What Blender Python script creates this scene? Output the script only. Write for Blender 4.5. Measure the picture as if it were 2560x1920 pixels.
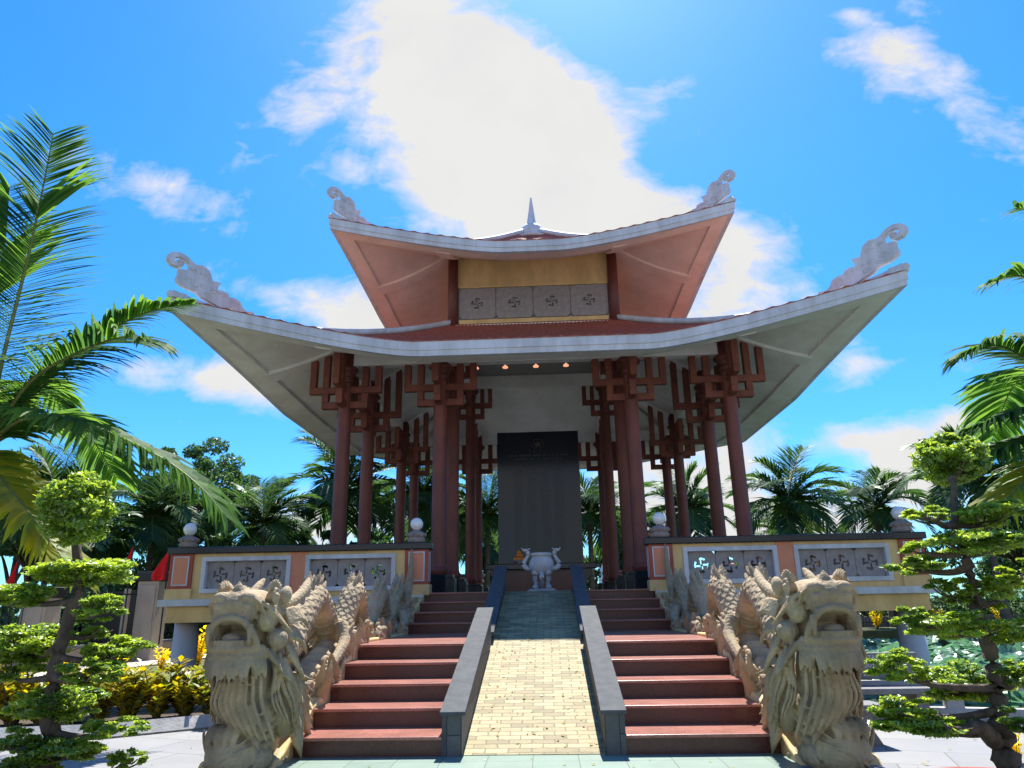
import bpy, math, random
from mathutils import Vector, Matrix
R = math.radians
pi = math.pi
rnd = random.Random(7)
for o in list(bpy.data.objects):
    bpy.data.objects.remove(o)
S = bpy.context.scene
COL = S.collection

# ---------------------------------------------------------------- camera
FPX, PIT, ROL, YAW, CX, CZ = 1769.8, 0.30193, -0.017902, -0.043467, 0.17136, 1.3
cf = Vector((math.sin(YAW)*math.cos(PIT), math.cos(YAW)*math.cos(PIT), math.sin(PIT)))
cr0 = Vector((math.cos(YAW), -math.sin(YAW), 0)); cu0 = cr0.cross(cf)
cr = cr0*math.cos(ROL)+cu0*math.sin(ROL); cu = cu0*math.cos(ROL)-cr0*math.sin(ROL)
cam = bpy.data.cameras.new('camera'); camo = bpy.data.objects.new('camera', cam); COL.objects.link(camo)
cam.sensor_width = 36; cam.lens = 36*FPX/2560; cam.clip_end = 3000; cam.clip_start = .05
camo.matrix_world = Matrix(((cr.x, cu.x, -cf.x, CX), (cr.y, cu.y, -cf.y, 0), (cr.z, cu.z, -cf.z, CZ), (0, 0, 0, 1)))
S.camera = camo
S.render.resolution_x = 1024; S.render.resolution_y = 768

def at(x, y, Y):
    """world point seen at picture position x,y (2212 px wide) on the vertical plane at distance Y"""
    x *= 1.15732; y *= 1.15732
    d = cf+cr*((x-1280)/FPX)-cu*((y-960)/FPX)
    t = Y/d.y
    return Vector((CX+t*d.x, Y, CZ+t*d.z))

# ---------------------------------------------------------------- light, sky
S.view_settings.view_transform = 'Standard'; S.view_settings.look = 'None'
S.view_settings.exposure = 1.0; S.view_settings.gamma = 1
SUN = Vector((.0371, .5212, .8526)).normalized()
EL = math.asin(SUN.z); AZ = math.atan2(SUN.x, SUN.y)
sl = bpy.data.lights.new('sun', 'SUN'); sl.energy = 5.0; sl.angle = R(.53); sl.color = (1, .95, .87)
so = bpy.data.objects.new('sun', sl); COL.objects.link(so)
so.rotation_euler = SUN.to_track_quat('Z', 'Y').to_euler(); so.location = (0, 30, 40)

W = bpy.data.worlds.new('World'); S.world = W; W.use_nodes = True
nt = W.node_tree; nt.nodes.clear()
def nn(t, **k):
    n = nt.nodes.new(t)
    for a, b in k.items(): setattr(n, a, b)
    return n
def mth(op, a, b=None, c=None, clamp=False):
    n = nt.nodes.new('ShaderNodeMath'); n.operation = op; n.use_clamp = clamp
    for i, v in enumerate((a, b, c)):
        if v is None: continue
        if isinstance(v, (int, float)): n.inputs[i].default_value = v
        else: nt.links.new(v, n.inputs[i])
    return n.outputs[0]
out = nn('ShaderNodeOutputWorld'); bg = nn('ShaderNodeBackground'); bg.inputs[1].default_value = .11
nt.links.new(bg.outputs[0], out.inputs[0])
sky = nn('ShaderNodeTexSky', sky_type='NISHITA'); sky.sun_disc = False; sky.sun_elevation = EL; sky.sun_rotation = AZ
sky.air_density = 1.0; sky.dust_density = .3; sky.ozone_density = 3.5
tc = nn('ShaderNodeTexCoord'); sep = nn('ShaderNodeSeparateXYZ'); nt.links.new(tc.outputs['Generated'], sep.inputs[0])
yy = mth('MAXIMUM', mth('ABSOLUTE', sep.outputs[1]), .08)
px = mth('DIVIDE', sep.outputs[0], yy); pz = mth('DIVIDE', sep.outputs[2], yy)
cmb = nn('ShaderNodeCombineXYZ'); nt.links.new(px, cmb.inputs[0]); nt.links.new(pz, cmb.inputs[1])
def noise(scale, detail, rough, dist=0, off=(0, 0, 0), stretch=(1, 1, 1)):
    m = nn('ShaderNodeMapping'); m.inputs[1].default_value = off; m.inputs[3].default_value = stretch
    nt.links.new(cmb.outputs[0], m.inputs[0])
    n = nn('ShaderNodeTexNoise'); n.inputs['Scale'].default_value = scale; n.inputs['Detail'].default_value = detail
    n.inputs['Roughness'].default_value = rough; n.inputs['Distortion'].default_value = dist
    nt.links.new(m.outputs[0], n.inputs[0]); return n.outputs[0]
# cloud banks: centre (x, z), half sizes, tilt, weight
CL = [(-.19, 1.02, .11, .10, 0, 1.0), (-.20, .88, .12, .09, 0, .9), (-.08, .93, .09, .08, 0, .8), (-.04, .84, .14, .08, 0, .95), (.06, .80, .10, .05, .2, .55), (-.10, .72, .13, .09, 0, 1.0), (.04, .70, .10, .07, 0, .85), (.12, .715, .06, .035, .3, .7), (-.04, .60, .14, .08, 0, 1.1),
      (.10, .60, .16, .06, -.2, 1.1), (.30, .52, .12, .07, -.3, .62), (.30, .43, .12, .06, 0, .72), (-.36, .46, .16, .035, -.2, .62), (-.27, .42, .09, .05, 0, .85),
      (-.57, .345, .10, .03, -.05, .8), (-.42, .315, .10, .04, -.2, .95), (.47, .325, .06, .03, .2, .72), (.43, .215, .035, .018, 0, .8), (.50, .185, .035, .04, 0, 1.1), (.54, .165, .06, .04, 0, 1.0),
      (.22, .21, .14, .08, .1, 1.05), (.34, .10, .18, .035, 0, .8), (.60, .235, .07, .022, 0, .8), (.68, .78, .18, .06, -.5, .56), (.62, .88, .10, .05, -.5, .48), (.82, .68, .12, .06, -.3, .55), (-.72, .72, .16, .055, -.4, .60), (-.60, .66, .10, .04, -.5, .45), (-.31, .70, .03, .045, .6, .5), (.56, .955, .03, .015, 0, .55),
      (-.36, .86, .11, .13, .2, .50), (-.32, .12, .10, .04, 0, .7), (0, .12, .5, .05, 0, .5), (.2, .80, .10, .05, .4, .32)]
fld = None
for (cx_, cz_, sx, sz, tl, w) in CL:
    dx = mth('SUBTRACT', px, cx_); dz = mth('SUBTRACT', pz, cz_)
    c_, s_ = math.cos(tl), math.sin(tl)
    a = mth('ADD', mth('MULTIPLY', dx, c_/sx), mth('MULTIPLY', dz, s_/sx))
    b = mth('ADD', mth('MULTIPLY', dx, -s_/sz), mth('MULTIPLY', dz, c_/sz))
    q = mth('ADD', mth('MULTIPLY', a, a), mth('MULTIPLY', b, b))
    g = mth('MULTIPLY', mth('POWER', 2.718, mth('MULTIPLY', q, -.8)), w)
    fld = g if fld is None else mth('ADD', fld, g)
n1 = noise(5.5, 9, .62, .35, (3.1, 1.7, 0)); n2 = noise(17, 7, .6, .5, (1, 5, 0), (.8, 1.5, 1))
nmix = mth('ADD', mth('MULTIPLY', n1, 1.9), mth('MULTIPLY', n2, 1.0))
dens = mth('ADD', fld, mth('SUBTRACT', nmix, 1.80))
front = mth('MULTIPLY', mth('ADD', sep.outputs[1], .05), 12, clamp=True)
cov = mth('POWER', mth('MULTIPLY', mth('MULTIPLY', mth('ADD', dens, .02), 1.55, clamp=True), front), 1.15)
bk = mth('MULTIPLY', mth('MULTIPLY', mth('SUBTRACT', .52, sep.outputs[2]), 4, clamp=True), mth('MULTIPLY', mth('SUBTRACT', mth('ADD', n1, mth('MULTIPLY', n2, .4)), .52), 5, clamp=True))  # unseen low clouds behind the camera, added for neutral fill on shaded faces
cov = mth('ADD', cov, mth('MULTIPLY', bk, mth('SUBTRACT', 1, front)), clamp=True)
# inside thick clouds slightly greyer patches
core = mth('MULTIPLY', mth('SUBTRACT', noise(6, 5, .55, 0, (9, 2, 0)), .45), 1.2, clamp=True)
hs = nn('ShaderNodeHueSaturation'); hs.inputs['Saturation'].default_value = 1.36; hs.inputs['Value'].default_value = 1.0
nt.links.new(sky.outputs[0], hs.inputs['Color'])
tint = nn('ShaderNodeMix', data_type='RGBA', blend_type='MULTIPLY'); tint.inputs[0].default_value = 1
nt.links.new(hs.outputs[0], tint.inputs[6]); tint.inputs[7].default_value = (.78, 1.02, 1.13, 1)
cc = nn('ShaderNodeMix', data_type='RGBA'); cc.inputs[6].default_value = (3.85, 3.84, 3.80, 1); cc.inputs[7].default_value = (3.2, 3.25, 3.35, 1)
nt.links.new(core, cc.inputs[0])
gr = nn('ShaderNodeMix', data_type='RGBA', blend_type='MULTIPLY'); gr.inputs[0].default_value = 1
gc = nn('ShaderNodeMix', data_type='RGBA'); gc.inputs[6].default_value = (.40, .66, .90, 1); gc.inputs[7].default_value = (.92, .99, 1.05, 1)
nt.links.new(mth('POWER', mth('MULTIPLY', sep.outputs[2], 1.9, clamp=True), .8), gc.inputs[0]); nt.links.new(tint.outputs[2], gr.inputs[6]); nt.links.new(gc.outputs[2], gr.inputs[7])
mx = nn('ShaderNodeMix', data_type='RGBA'); nt.links.new(cov, mx.inputs[0]); nt.links.new(gr.outputs[2], mx.inputs[6]); nt.links.new(cc.outputs[2], mx.inputs[7])
nt.links.new(mx.outputs[2], bg.inputs[0])

# ---------------------------------------------------------------- materials
def mat(name, c1, c2=None, rough=.6, scale=4., bump=0., bscale=None, metallic=0, spec=.5, detail=5, stretch=None, extra=None, coat=0):
    m = bpy.data.materials.new(name); m.use_nodes = True; t = m.node_tree; L = t.links
    b = t.nodes['Principled BSDF']; b.inputs['Roughness'].default_value = rough; b.inputs['Metallic'].default_value = metallic
    b.inputs['Specular IOR Level'].default_value = spec; b.inputs['Coat Weight'].default_value = coat
    if c2 is None: c2 = tuple(v*.82 for v in c1)
    co = t.nodes.new('ShaderNodeTexCoord'); mp = t.nodes.new('ShaderNodeMapping'); L.new(co.outputs['Object'], mp.inputs[0])
    if stretch: mp.inputs[3].default_value = stretch
    n = t.nodes.new('ShaderNodeTexNoise'); n.inputs['Scale'].default_value = scale; n.inputs['Detail'].default_value = detail; n.inputs['Roughness'].default_value = .62
    L.new(mp.outputs[0], n.inputs[0])
    r = t.nodes.new('ShaderNodeValToRGB'); r.color_ramp.elements[0].position = .33; r.color_ramp.elements[1].position = .67
    r.color_ramp.elements[0].color = (*c2, 1); r.color_ramp.elements[1].color = (*c1, 1)
    L.new(n.outputs[0], r.inputs[0]); col = r.outputs[0]
    if extra: col = extra(t, mp, col, b)
    L.new(col, b.inputs['Base Color'])
    if bump:
        n3 = t.nodes.new('ShaderNodeTexNoise'); n3.inputs['Scale'].default_value = bscale or scale*8; n3.inputs['Detail'].default_value = 6
        L.new(mp.outputs[0], n3.inputs[0]); bp = t.nodes.new('ShaderNodeBump'); bp.inputs['Strength'].default_value = bump; bp.inputs['Distance'].default_value = .02
        L.new(n3.outputs[0], bp.inputs['Height'])
        if b.inputs['Normal'].links: L.new(b.inputs['Normal'].links[0].from_socket, bp.inputs['Normal'])
        L.new(bp.outputs[0], b.inputs['Normal'])
    return m
def brick(bw, bh, off, mortar, mcol, c1=None, c2=None, vary=.5, bumpd=.01, rot=0, soft=.2, wob=.004):
    """mix a brick/tile pattern over the colour"""
    def f(t, mp, col, b):
        L = t.links
        k = t.nodes.new('ShaderNodeTexBrick'); k.offset = off; k.inputs['Brick Width'].default_value = bw; k.inputs['Row Height'].default_value = bh
        k.inputs['Mortar Size'].default_value = mortar; k.inputs['Scale'].default_value = 1; k.inputs['Mortar Smooth'].default_value = soft
        k.inputs['Color1'].default_value = (0, 0, 0, 1); k.inputs['Color2'].default_value = (1, 1, 1, 1); k.inputs['Mortar'].default_value = (.5, .5, .5, 1)
        m2 = t.nodes.new('ShaderNodeMapping'); m2.inputs[2].default_value = rot if isinstance(rot, tuple) else (0, 0, rot); L.new(mp.outputs[0], m2.inputs[0])
        dn = t.nodes.new('ShaderNodeTexNoise'); dn.inputs['Scale'].default_value = 14; dn.inputs['Detail'].default_value = 3; L.new(m2.outputs[0], dn.inputs[0])
        va = t.nodes.new('ShaderNodeVectorMath'); va.operation = 'MULTIPLY_ADD'; va.inputs[1].default_value = (wob, wob, 0); L.new(dn.outputs[1], va.inputs[0]); L.new(m2.outputs[0], va.inputs[2]); L.new(va.outputs[0], k.inputs[0])
        rr = t.nodes.new('ShaderNodeValToRGB'); rr.color_ramp.elements[0].color = (*c1, 1); rr.color_ramp.elements[1].color = (*c2, 1)
        e = rr.color_ramp.elements.new(.5); e.color = (*[(p+q)/2*1.05 for p, q in zip(c1, c2)], 1)
        L.new(k.outputs[0], rr.inputs[0])
        mu = t.nodes.new('ShaderNodeMix'); mu.data_type = 'RGBA'; mu.blend_type = 'MIX'; mu.inputs[0].default_value = vary
        L.new(col, mu.inputs[6]); L.new(rr.outputs[0], mu.inputs[7])
        m3 = t.nodes.new('ShaderNodeMix'); m3.data_type = 'RGBA'; L.new(k.outputs['Fac'], m3.inputs[0]); L.new(mu.outputs[2], m3.inputs[6]); m3.inputs[7].default_value = (*mcol, 1)
        bp = t.nodes.new('ShaderNodeBump'); bp.inputs['Distance'].default_value = bumpd; bp.invert = True; L.new(k.outputs['Fac'], bp.inputs['Height']); L.new(bp.outputs[0], b.inputs['Normal'])
        return m3.outputs[2]
    return f
def stain(amount=.25, zs=.25, sc=2.2):
    """rain streaks and blotches with an outline of their own"""
    def f(t, mp, col, b):
        L = t.links; m0 = t.nodes.new('ShaderNodeMapping'); m0.inputs[3].default_value = (1, 1, zs); L.new(mp.outputs[0], m0.inputs[0])
        n = t.nodes.new('ShaderNodeTexNoise'); n.inputs['Scale'].default_value = sc; n.inputs['Detail'].default_value = 8; n.inputs['Roughness'].default_value = .72; L.new(m0.outputs[0], n.inputs[0])
        r = t.nodes.new('ShaderNodeValToRGB'); r.color_ramp.elements[0].position = .40; r.color_ramp.elements[1].position = .60; v = 1-amount
        r.color_ramp.elements[0].color = (v, v*.985, v*.95, 1); r.color_ramp.elements[1].color = (1, 1, 1, 1); L.new(n.outputs[0], r.inputs[0])
        m = t.nodes.new('ShaderNodeMix'); m.data_type = 'RGBA'; m.blend_type = 'MULTIPLY'; m.inputs[0].default_value = 1; L.new(col, m.inputs[6]); L.new(r.outputs[0], m.inputs[7]); return m.outputs[2]
    return f
def leafmat(name, c1, c2, tr=.45, scale=2.5, rough=.42, gl=.06, hue=.478):
    m = bpy.data.materials.new(name); m.use_nodes = True; t = m.node_tree; L = t.links; t.nodes.clear()
    o = t.nodes.new('ShaderNodeOutputMaterial'); co = t.nodes.new('ShaderNodeTexCoord')
    n = t.nodes.new('ShaderNodeTexNoise'); n.inputs['Scale'].default_value = scale; n.inputs['Detail'].default_value = 4; L.new(co.outputs['Object'], n.inputs[0])
    g = t.nodes.new('ShaderNodeNewGeometry')
    ad = t.nodes.new('ShaderNodeMath'); ad.operation = 'MULTIPLY_ADD'; ad.inputs[1].default_value = .45; L.new(g.outputs['Random Per Island'], ad.inputs[0]); L.new(n.outputs[0], ad.inputs[2])
    r = t.nodes.new('ShaderNodeValToRGB'); r.color_ramp.elements[0].position = .45; r.color_ramp.elements[1].position = .95
    r.color_ramp.elements[0].color = (*c2, 1); r.color_ramp.elements[1].color = (*c1, 1); L.new(ad.outputs[0], r.inputs[0])
    d = t.nodes.new('ShaderNodeBsdfDiffuse'); L.new(r.outputs[0], d.inputs[0])
    hs_ = t.nodes.new('ShaderNodeHueSaturation'); hs_.inputs['Hue'].default_value = hue; hs_.inputs['Value'].default_value = 2.1; hs_.inputs['Saturation'].default_value = 1.05; L.new(r.outputs[0], hs_.inputs['Color'])
    tl = t.nodes.new('ShaderNodeBsdfTranslucent'); L.new(hs_.outputs[0], tl.inputs[0])
    gs = t.nodes.new('ShaderNodeBsdfGlossy'); gs.inputs['Roughness'].default_value = rough; gs.inputs[0].default_value = (.9, 1, .95, 1)
    m1 = t.nodes.new('ShaderNodeMixShader'); m1.inputs[0].default_value = tr; L.new(d.outputs[0], m1.inputs[1]); L.new(tl.outputs[0], m1.inputs[2])
    m2 = t.nodes.new('ShaderNodeMixShader'); m2.inputs[0].default_value = gl; L.new(m1.outputs[0], m2.inputs[1]); L.new(gs.outputs[0], m2.inputs[2])
    L.new(m2.outputs[0], o.inputs[0]); return m
M = {}
M['white'] = mat('white_paint', (.69, .72, .76), (.58, .61, .65), .55, 1.2, .08, 30, extra=stain(.22, .18, 2.5))
M['soffit'] = mat('soffit_white', (.88, .865, .83), (.82, .80, .77), .7, .8, .08, 40, extra=stain(.16, 1, .9))
M['pink'] = mat('soffit_pink', (.95, .75, .65), (.91, .69, .59), .7, .7, .08, 40, extra=stain(.14, 1, .9))
M['cream'] = mat('cream_yellow', (.84, .60, .27), (.78, .54, .235), .75, 1.5, .1, 60, extra=stain(.2, .3, 2))
M['salmon'] = mat('salmon_paint', (.75, .30, .17), (.66, .26, .14), .7, 3, .08, 40)
M['redtrim'] = mat('red_trim', (.42, .09, .045), (.33, .07, .04), .6, 3)
M['brown'] = mat('column_brown', (.22, .056, .038), (.15, .040, .030), .5, 1.8, .07, 50, extra=stain(.3, .12, 3))
M['brown2'] = mat('bracket_brown', (.27, .070, .036), (.18, .048, .030), .55, 2.5, .07, 50, extra=stain(.25, .4, 4))
M['granite'] = mat('black_granite', (.014, .016, .022), (.008, .009, .013), .22, 40, 0, spec=.5)
M['stele'] = mat('stele_granite', (.016, .020, .030), (.010, .012, .018), .14, 60, 0, spec=.4)
M['tile'] = mat('roof_tile', (.42, .12, .08), (.24, .065, .045), .6, 9, .2, 40)
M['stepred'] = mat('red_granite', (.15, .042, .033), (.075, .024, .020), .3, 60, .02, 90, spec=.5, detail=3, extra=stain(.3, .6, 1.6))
M['tread'] = mat('red_granite_tread_sunlit', (.50, .21, .155), (.32, .12, .09), .3, 55, .02, 90, detail=3, extra=stain(.28, 1, 2.6))  # lighter than the risers: sunlight on the treads painted into the granite colour
M['grey'] = mat('grey_grille_stone', (.36, .33, .32), (.27, .25, .245), .85, 8, .15, 60)
M['stone'] = mat('lamp_base_stone', (.33, .27, .24), (.22, .18, .16), .8, 12, .2, 40)
M['globe'] = mat('globe_glass', (.85, .86, .84), (.80, .81, .79), .15, 1, coat=.5)
M['pillar'] = mat('pillar_grey', (.52, .55, .62), (.44, .47, .54), .7, 2, .08, 30)
M['slate'] = mat('slate_coping', (.10, .107, .11), (.07, .075, .08), .8, 9, .1, 50, spec=.2)
M['slatewall'] = mat('slate_wall', (.10, .10, .105), (.055, .055, .06), .7, 12, .2, 40, extra=brick(.36, .13, .5, .004, (.03, .03, .03), (.05, .05, .055), (.16, .155, .15), .5, .008, (R(90), 0, R(90))))
M['ramp'] = mat('split_stone', (.38, .30, .14), (.18, .16, .09), .75, 5, .35, 30, extra=brick(.215, .094, .5, .006, (.20, .155, .08), (.20, .17, .09), (.54, .45, .24), .66, .03, wob=.035))
M['green'] = mat('green_stone_tile', (.20, .29, .235), (.15, .22, .175), .45, 3, .05, 60, extra=brick(.40, .40, 0, .004, (.13, .16, .13), (.16, .25, .20), (.24, .32, .265), .4, .004))
M['plaza'] = mat('plaza_slabs', (.25, .255, .26), (.19, .195, .20), .75, 2.2, .12, 30, extra=brick(.9, .6, .5, .006, (.15, .15, .14), (.17, .18, .20), (.29, .285, .28), .5, .006, .3))
M['kerb'] = mat('kerb_concrete', (.45, .44, .42), (.30, .30, .29), .85, 6, .3, 30)
M['soil'] = mat('soil', (.09, .065, .04), (.05, .036, .022), .95, 8, .5, 30)
M['earth'] = mat('earth_grass', (.10, .13, .04), (.07, .07, .03), .95, 1.2, .4, 12)
M['road'] = mat('path_paving', (.36, .30, .25), (.27, .23, .20), .85, 2, .15, 30)
M['water'] = mat('pond_water', (.012, .022, .018), (.02, .035, .02), .06, 1.5, .04, 6, spec=.6)
def crevice(t, mp, col, b):
    # weathered grey-brown stains on the carved stone and yellowish sandstone flecks
    n = t.nodes.new('ShaderNodeTexNoise'); n.inputs['Scale'].default_value = 1.6; n.inputs['Detail'].default_value = 7; n.inputs['Roughness'].default_value = .7; t.links.new(mp.outputs[0], n.inputs[0])
    r = t.nodes.new('ShaderNodeValToRGB'); r.color_ramp.elements[0].position = .42; r.color_ramp.elements[1].position = .62
    r.color_ramp.elements[0].color = (.62, .62, .62, 1); r.color_ramp.elements[1].color = (1, 1, 1, 1); t.links.new(n.outputs[0], r.inputs[0])
    m = t.nodes.new('ShaderNodeMix'); m.data_type = 'RGBA'; m.blend_type = 'MULTIPLY'; m.inputs[0].default_value = 1; t.links.new(col, m.inputs[6]); t.links.new(r.outputs[0], m.inputs[7])
    return m.outputs[2]
M['dragon'] = mat('carved_sandstone', (.54, .41, .245), (.38, .29, .17), .85, 3, .8, 30, extra=crevice)
M['urn'] = mat('urn_marble', (.55, .54, .53), (.40, .39, .39), .4, 5, .1, 40)
M['fruit'] = mat('orange_fruit', (.75, .28, .04), (.6, .2, .03), .4, 5)
M['flag'] = mat('red_cloth', (.75, .006, .012), (.60, .005, .01), .8, 3)
M['iron'] = mat('black_iron', (.01, .01, .012), (.015, .015, .017), .5, 3)
M['concrete'] = mat('weathered_concrete', (.50, .43, .34), (.36, .31, .25), .85, 2, .3, 20, stretch=(1, 1, .4))
M['capstone'] = mat('grey_cap', (.20, .22, .25), (.14, .155, .18), .7, 5, .1)
M['bench'] = mat('bench_stone', (.20, .20, .20), (.13, .13, .135), .7, 10, .2, 50)
M['letter'] = mat('letter_white', (.62, .62, .62), (.55, .55, .55), .7, 5)
M['gold'] = mat('dull_gold', (.07, .05, .028), (.05, .037, .02), .45, 20, metallic=.4)
M['engrave'] = mat('engraved_lines', (.028, .029, .034), (.022, .023, .027), .5, 40)
M['rubble'] = mat('rubble', (.20, .18, .16), (.10, .09, .085), .9, 5, .5, 15)
M['bark'] = mat('bark', (.13, .095, .065), (.04, .03, .022), .9, 14, 1.0, 30, stretch=(1, 1, .3))
M['palmbark'] = mat('palm_bark', (.20, .17, .14), (.11, .09, .075), .9, 5, .6, 8, stretch=(.3, .3, 3))
M['coconut'] = mat('coconut_husk', (.20, .22, .05), (.16, .11, .04), .6, 5, .1)
M['potred'] = mat('pot_red', (.48, .10, .05), (.36, .07, .04), .45, 5, .1)
M['rachis'] = mat('frond_rib', (.22, .25, .06), (.16, .18, .04), .6, 5)
M['palm'] = leafmat('palm_leaf', (.060, .135, .028), (.016, .048, .018), .42, .6, .42, .03)
M['palmnear'] = leafmat('palm_leaf_near', (.10, .22, .03), (.03, .09, .028), .50, 1.2, .5, .012)
M['palmyellow'] = leafmat('palm_leaf_yellow', (.36, .34, .02), (.10, .22, .02), .6, 1.2, .4, .05)
M['bonsai'] = leafmat('bonsai_leaf', (.27, .38, .04), (.06, .14, .024), .62, 2.0, .35, .07)
M['tree'] = leafmat('tree_leaf', (.07, .16, .035), (.018, .060, .018), .40, .5, .35, .07)
M['croton'] = leafmat('croton_leaf', (.42, .30, .015), (.13, .17, .02), .5, 3, .4, .04, hue=.495)
M['crotony'] = leafmat('croton_yellow_leaf', (.90, .74, .03), (.72, .56, .02), .4, 3, .4, .02, hue=.505)
M['lotus'] = leafmat('lotus_leaf', (.12, .25, .15), (.04, .12, .07), .35, 2, .3, .10)
M['shrub'] = leafmat('shrub_leaf', (.06, .15, .03), (.02, .07, .02), .4, 1.5, .4, .06)
M['house'] = mat('house_wall', (.62, .66, .72), (.52, .56, .62), .8, 1)
M['roofred'] = mat('house_roof', (.55, .18, .10), (.45, .15, .09), .8, 3)
M['orange'] = mat('orange_panel', (.80, .16, .03), (.7, .13, .03), .6, 3)
M['glass'] = mat('dark_glass', (.03, .04, .05), (.02, .03, .04), .1, 3)
lm = bpy.data.materials.new('lit_lamp'); lm.use_nodes = True; lb = lm.node_tree.nodes['Principled BSDF']
lb.inputs['Base Color'].default_value = (.8, .42, .28, 1); lb.inputs['Emission Color'].default_value = (1, .42, .24, 1); lb.inputs['Emission Strength'].default_value = .55
M['lamp'] = lm

# ---------------------------------------------------------------- mesh builder
class MB:
    def __init__(s): s.v = []; s.f = []
    def add(s, vs, fs):
        n = len(s.v); s.v += [tuple(p) for p in vs]; s.f += [tuple(i+n for i in f) for f in fs]; return s
    def box(s, x0, x1, y0, y1, z0, z1):
        vs = [(x, y, z) for z in (z0, z1) for x, y in ((x0, y0), (x1, y0), (x1, y1), (x0, y1))]
        return s.add(vs, [(3, 2, 1, 0), (4, 5, 6, 7), (0, 1, 5, 4), (1, 2, 6, 5), (2, 3, 7, 6), (3, 0, 4, 7)])
    def obox(s, c, ux, uy, uz):
        c, ux, uy, uz = map(Vector, (c, ux, uy, uz))
        vs = [c+ux*a+uy*b+uz*d for d in (-1, 1) for a, b in ((-1, -1), (1, -1), (1, 1), (-1, 1))]
        return s.add(vs, [(3, 2, 1, 0), (4, 5, 6, 7), (0, 1, 5, 4), (1, 2, 6, 5), (2, 3, 7, 6), (3, 0, 4, 7)])
    def tube(s, pts, rad, n=8, flat=1., up=(0, 0, 1), cap=True):
        pts = [Vector(p) for p in pts]; m = len(pts)
        if not isinstance(rad, (list, tuple)): rad = [rad]*m
        vs = []; up = Vector(up)
        for i, p in enumerate(pts):
            t = (pts[min(i+1, m-1)]-pts[max(i-1, 0)]).normalized()
            a = t.cross(up)
            if a.length < 1e-3: a = t.cross(Vector((1, 0, 0)))
            a.normalize(); b = a.cross(t).normalized()
            for k in range(n):
                th = 2*pi*k/n; vs.append(p+a*math.cos(th)*rad[i]+b*math.sin(th)*rad[i]*flat)
        fs = [(i*n+k, i*n+(k+1) % n, (i+1)*n+(k+1) % n, (i+1)*n+k) for i in range(m-1) for k in range(n)]
        if cap: fs += [tuple(range(n-1, -1, -1)), tuple((m-1)*n+k for k in range(n))]
        return s.add(vs, fs)
    def lathe(s, prof, c=(0, 0, 0), n=24):
        c = Vector(c); vs = []; m = len(prof)
        for r, z in prof:
            for k in range(n):
                vs.append((c.x+r*math.cos(2*pi*k/n), c.y+r*math.sin(2*pi*k/n), c.z+z))
        fs = [(i*n+k, i*n+(k+1) % n, (i+1)*n+(k+1) % n, (i+1)*n+k) for i in range(m-1) for k in range(n)]
        fs += [tuple(range(n-1, -1, -1)), tuple((m-1)*n+k for k in range(n))]
        return s.add(vs, fs)
    def ell(s, c, r, nu=12, nv=8, rot=None):
        c = Vector(c); vs = []; fs = []
        if not isinstance(r, (tuple, list, Vector)): r = (r, r, r)
        def P(a, b):
            v = Vector((r[0]*math.sin(b)*math.cos(a), r[1]*math.sin(b)*math.sin(a), r[2]*math.cos(b)))
            return c+(rot @ v if rot else v)
        vs.append(P(0, 0))
        for j in range(1, nv):
            for i in range(nu): vs.append(P(2*pi*i/nu, pi*j/nv))
        vs.append(P(0, pi)); L = len(vs)-1
        for i in range(nu):
            fs.append((0, 1+i, 1+(i+1) % nu))
            fs.append((L, L-nu+(i+1) % nu, L-nu+i))
        for j in range(nv-2):
            for i in range(nu):
                a = 1+j*nu; fs.append((a+i, a+nu+i, a+nu+(i+1) % nu, a+(i+1) % nu))
        return s.add(vs, fs)
    def prism(s, outl, fn, h):
        """outline of 2-D points, fn(u,v,w)->3-D, w in 0..h"""
        n = len(outl); vs = [fn(u, v, 0) for u, v in outl]+[fn(u, v, h) for u, v in outl]
        fs = [tuple(range(n-1, -1, -1)), tuple(range(n, 2*n))]+[(i, (i+1) % n, n+(i+1) % n, n+i) for i in range(n)]
        return s.add(vs, fs)
    def build(s, name, m, parent=None, smooth=False, loc=None):
        me = bpy.data.meshes.new(name)
        off = Vector(loc) if loc is not None else None
        if off is not None: me.from_pydata([tuple(Vector(p)-off) for p in s.v], [], s.f)
        else: me.from_pydata(s.v, [], s.f)
        me.materials.append(M[m] if isinstance(m, str) else m)
        if smooth: me.polygons.foreach_set('use_smooth', [True]*len(me.polygons))
        o = bpy.data.objects.new(name, me); COL.objects.link(o)
        if off is not None: o.location = off
        if parent is not None:
            o.parent = parent
        return o
def fixn(o):
    import bmesh
    b = bmesh.new(); b.from_mesh(o.data); bmesh.ops.recalc_face_normals(b, faces=b.faces); b.to_mesh(o.data); b.free(); return o
def bevel(o, w=.01, seg=2, ang=40):
    md = o.modifiers.new('bevel', 'BEVEL'); md.width = w; md.segments = seg; md.limit_method = 'ANGLE'; md.angle_limit = R(ang); return o
def tag(o, label=None, cat=None, group=None, kind=None):
    if label: o['label'] = label
    if cat: o['category'] = cat
    if group: o['group'] = group
    if kind: o['kind'] = kind
    return o
def empty(name, loc=(0, 0, 0), label=None, cat=None, group=None):
    o = bpy.data.objects.new(name, None); COL.objects.link(o); o.location = loc; o.empty_display_size = .2
    return tag(o, label, cat, group)
def part(mb, name, m, root, smooth=False, bev=None):
    """mesh given in world coordinates, child of a root placed at its location"""
    off = Vector(root.location); p = root.parent
    while p: off += Vector(p.location); p = p.parent
    mb.v = [tuple(Vector(q)-off) for q in mb.v]
    o = mb.build(name, m, root, smooth)
    if bev: bevel(o, bev)
    return o
def copy_tree(o, parent=None):
    c = o.copy(); COL.objects.link(c); c.parent = parent
    for ch in list(o.children): copy_tree(ch, c)
    return c

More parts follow.
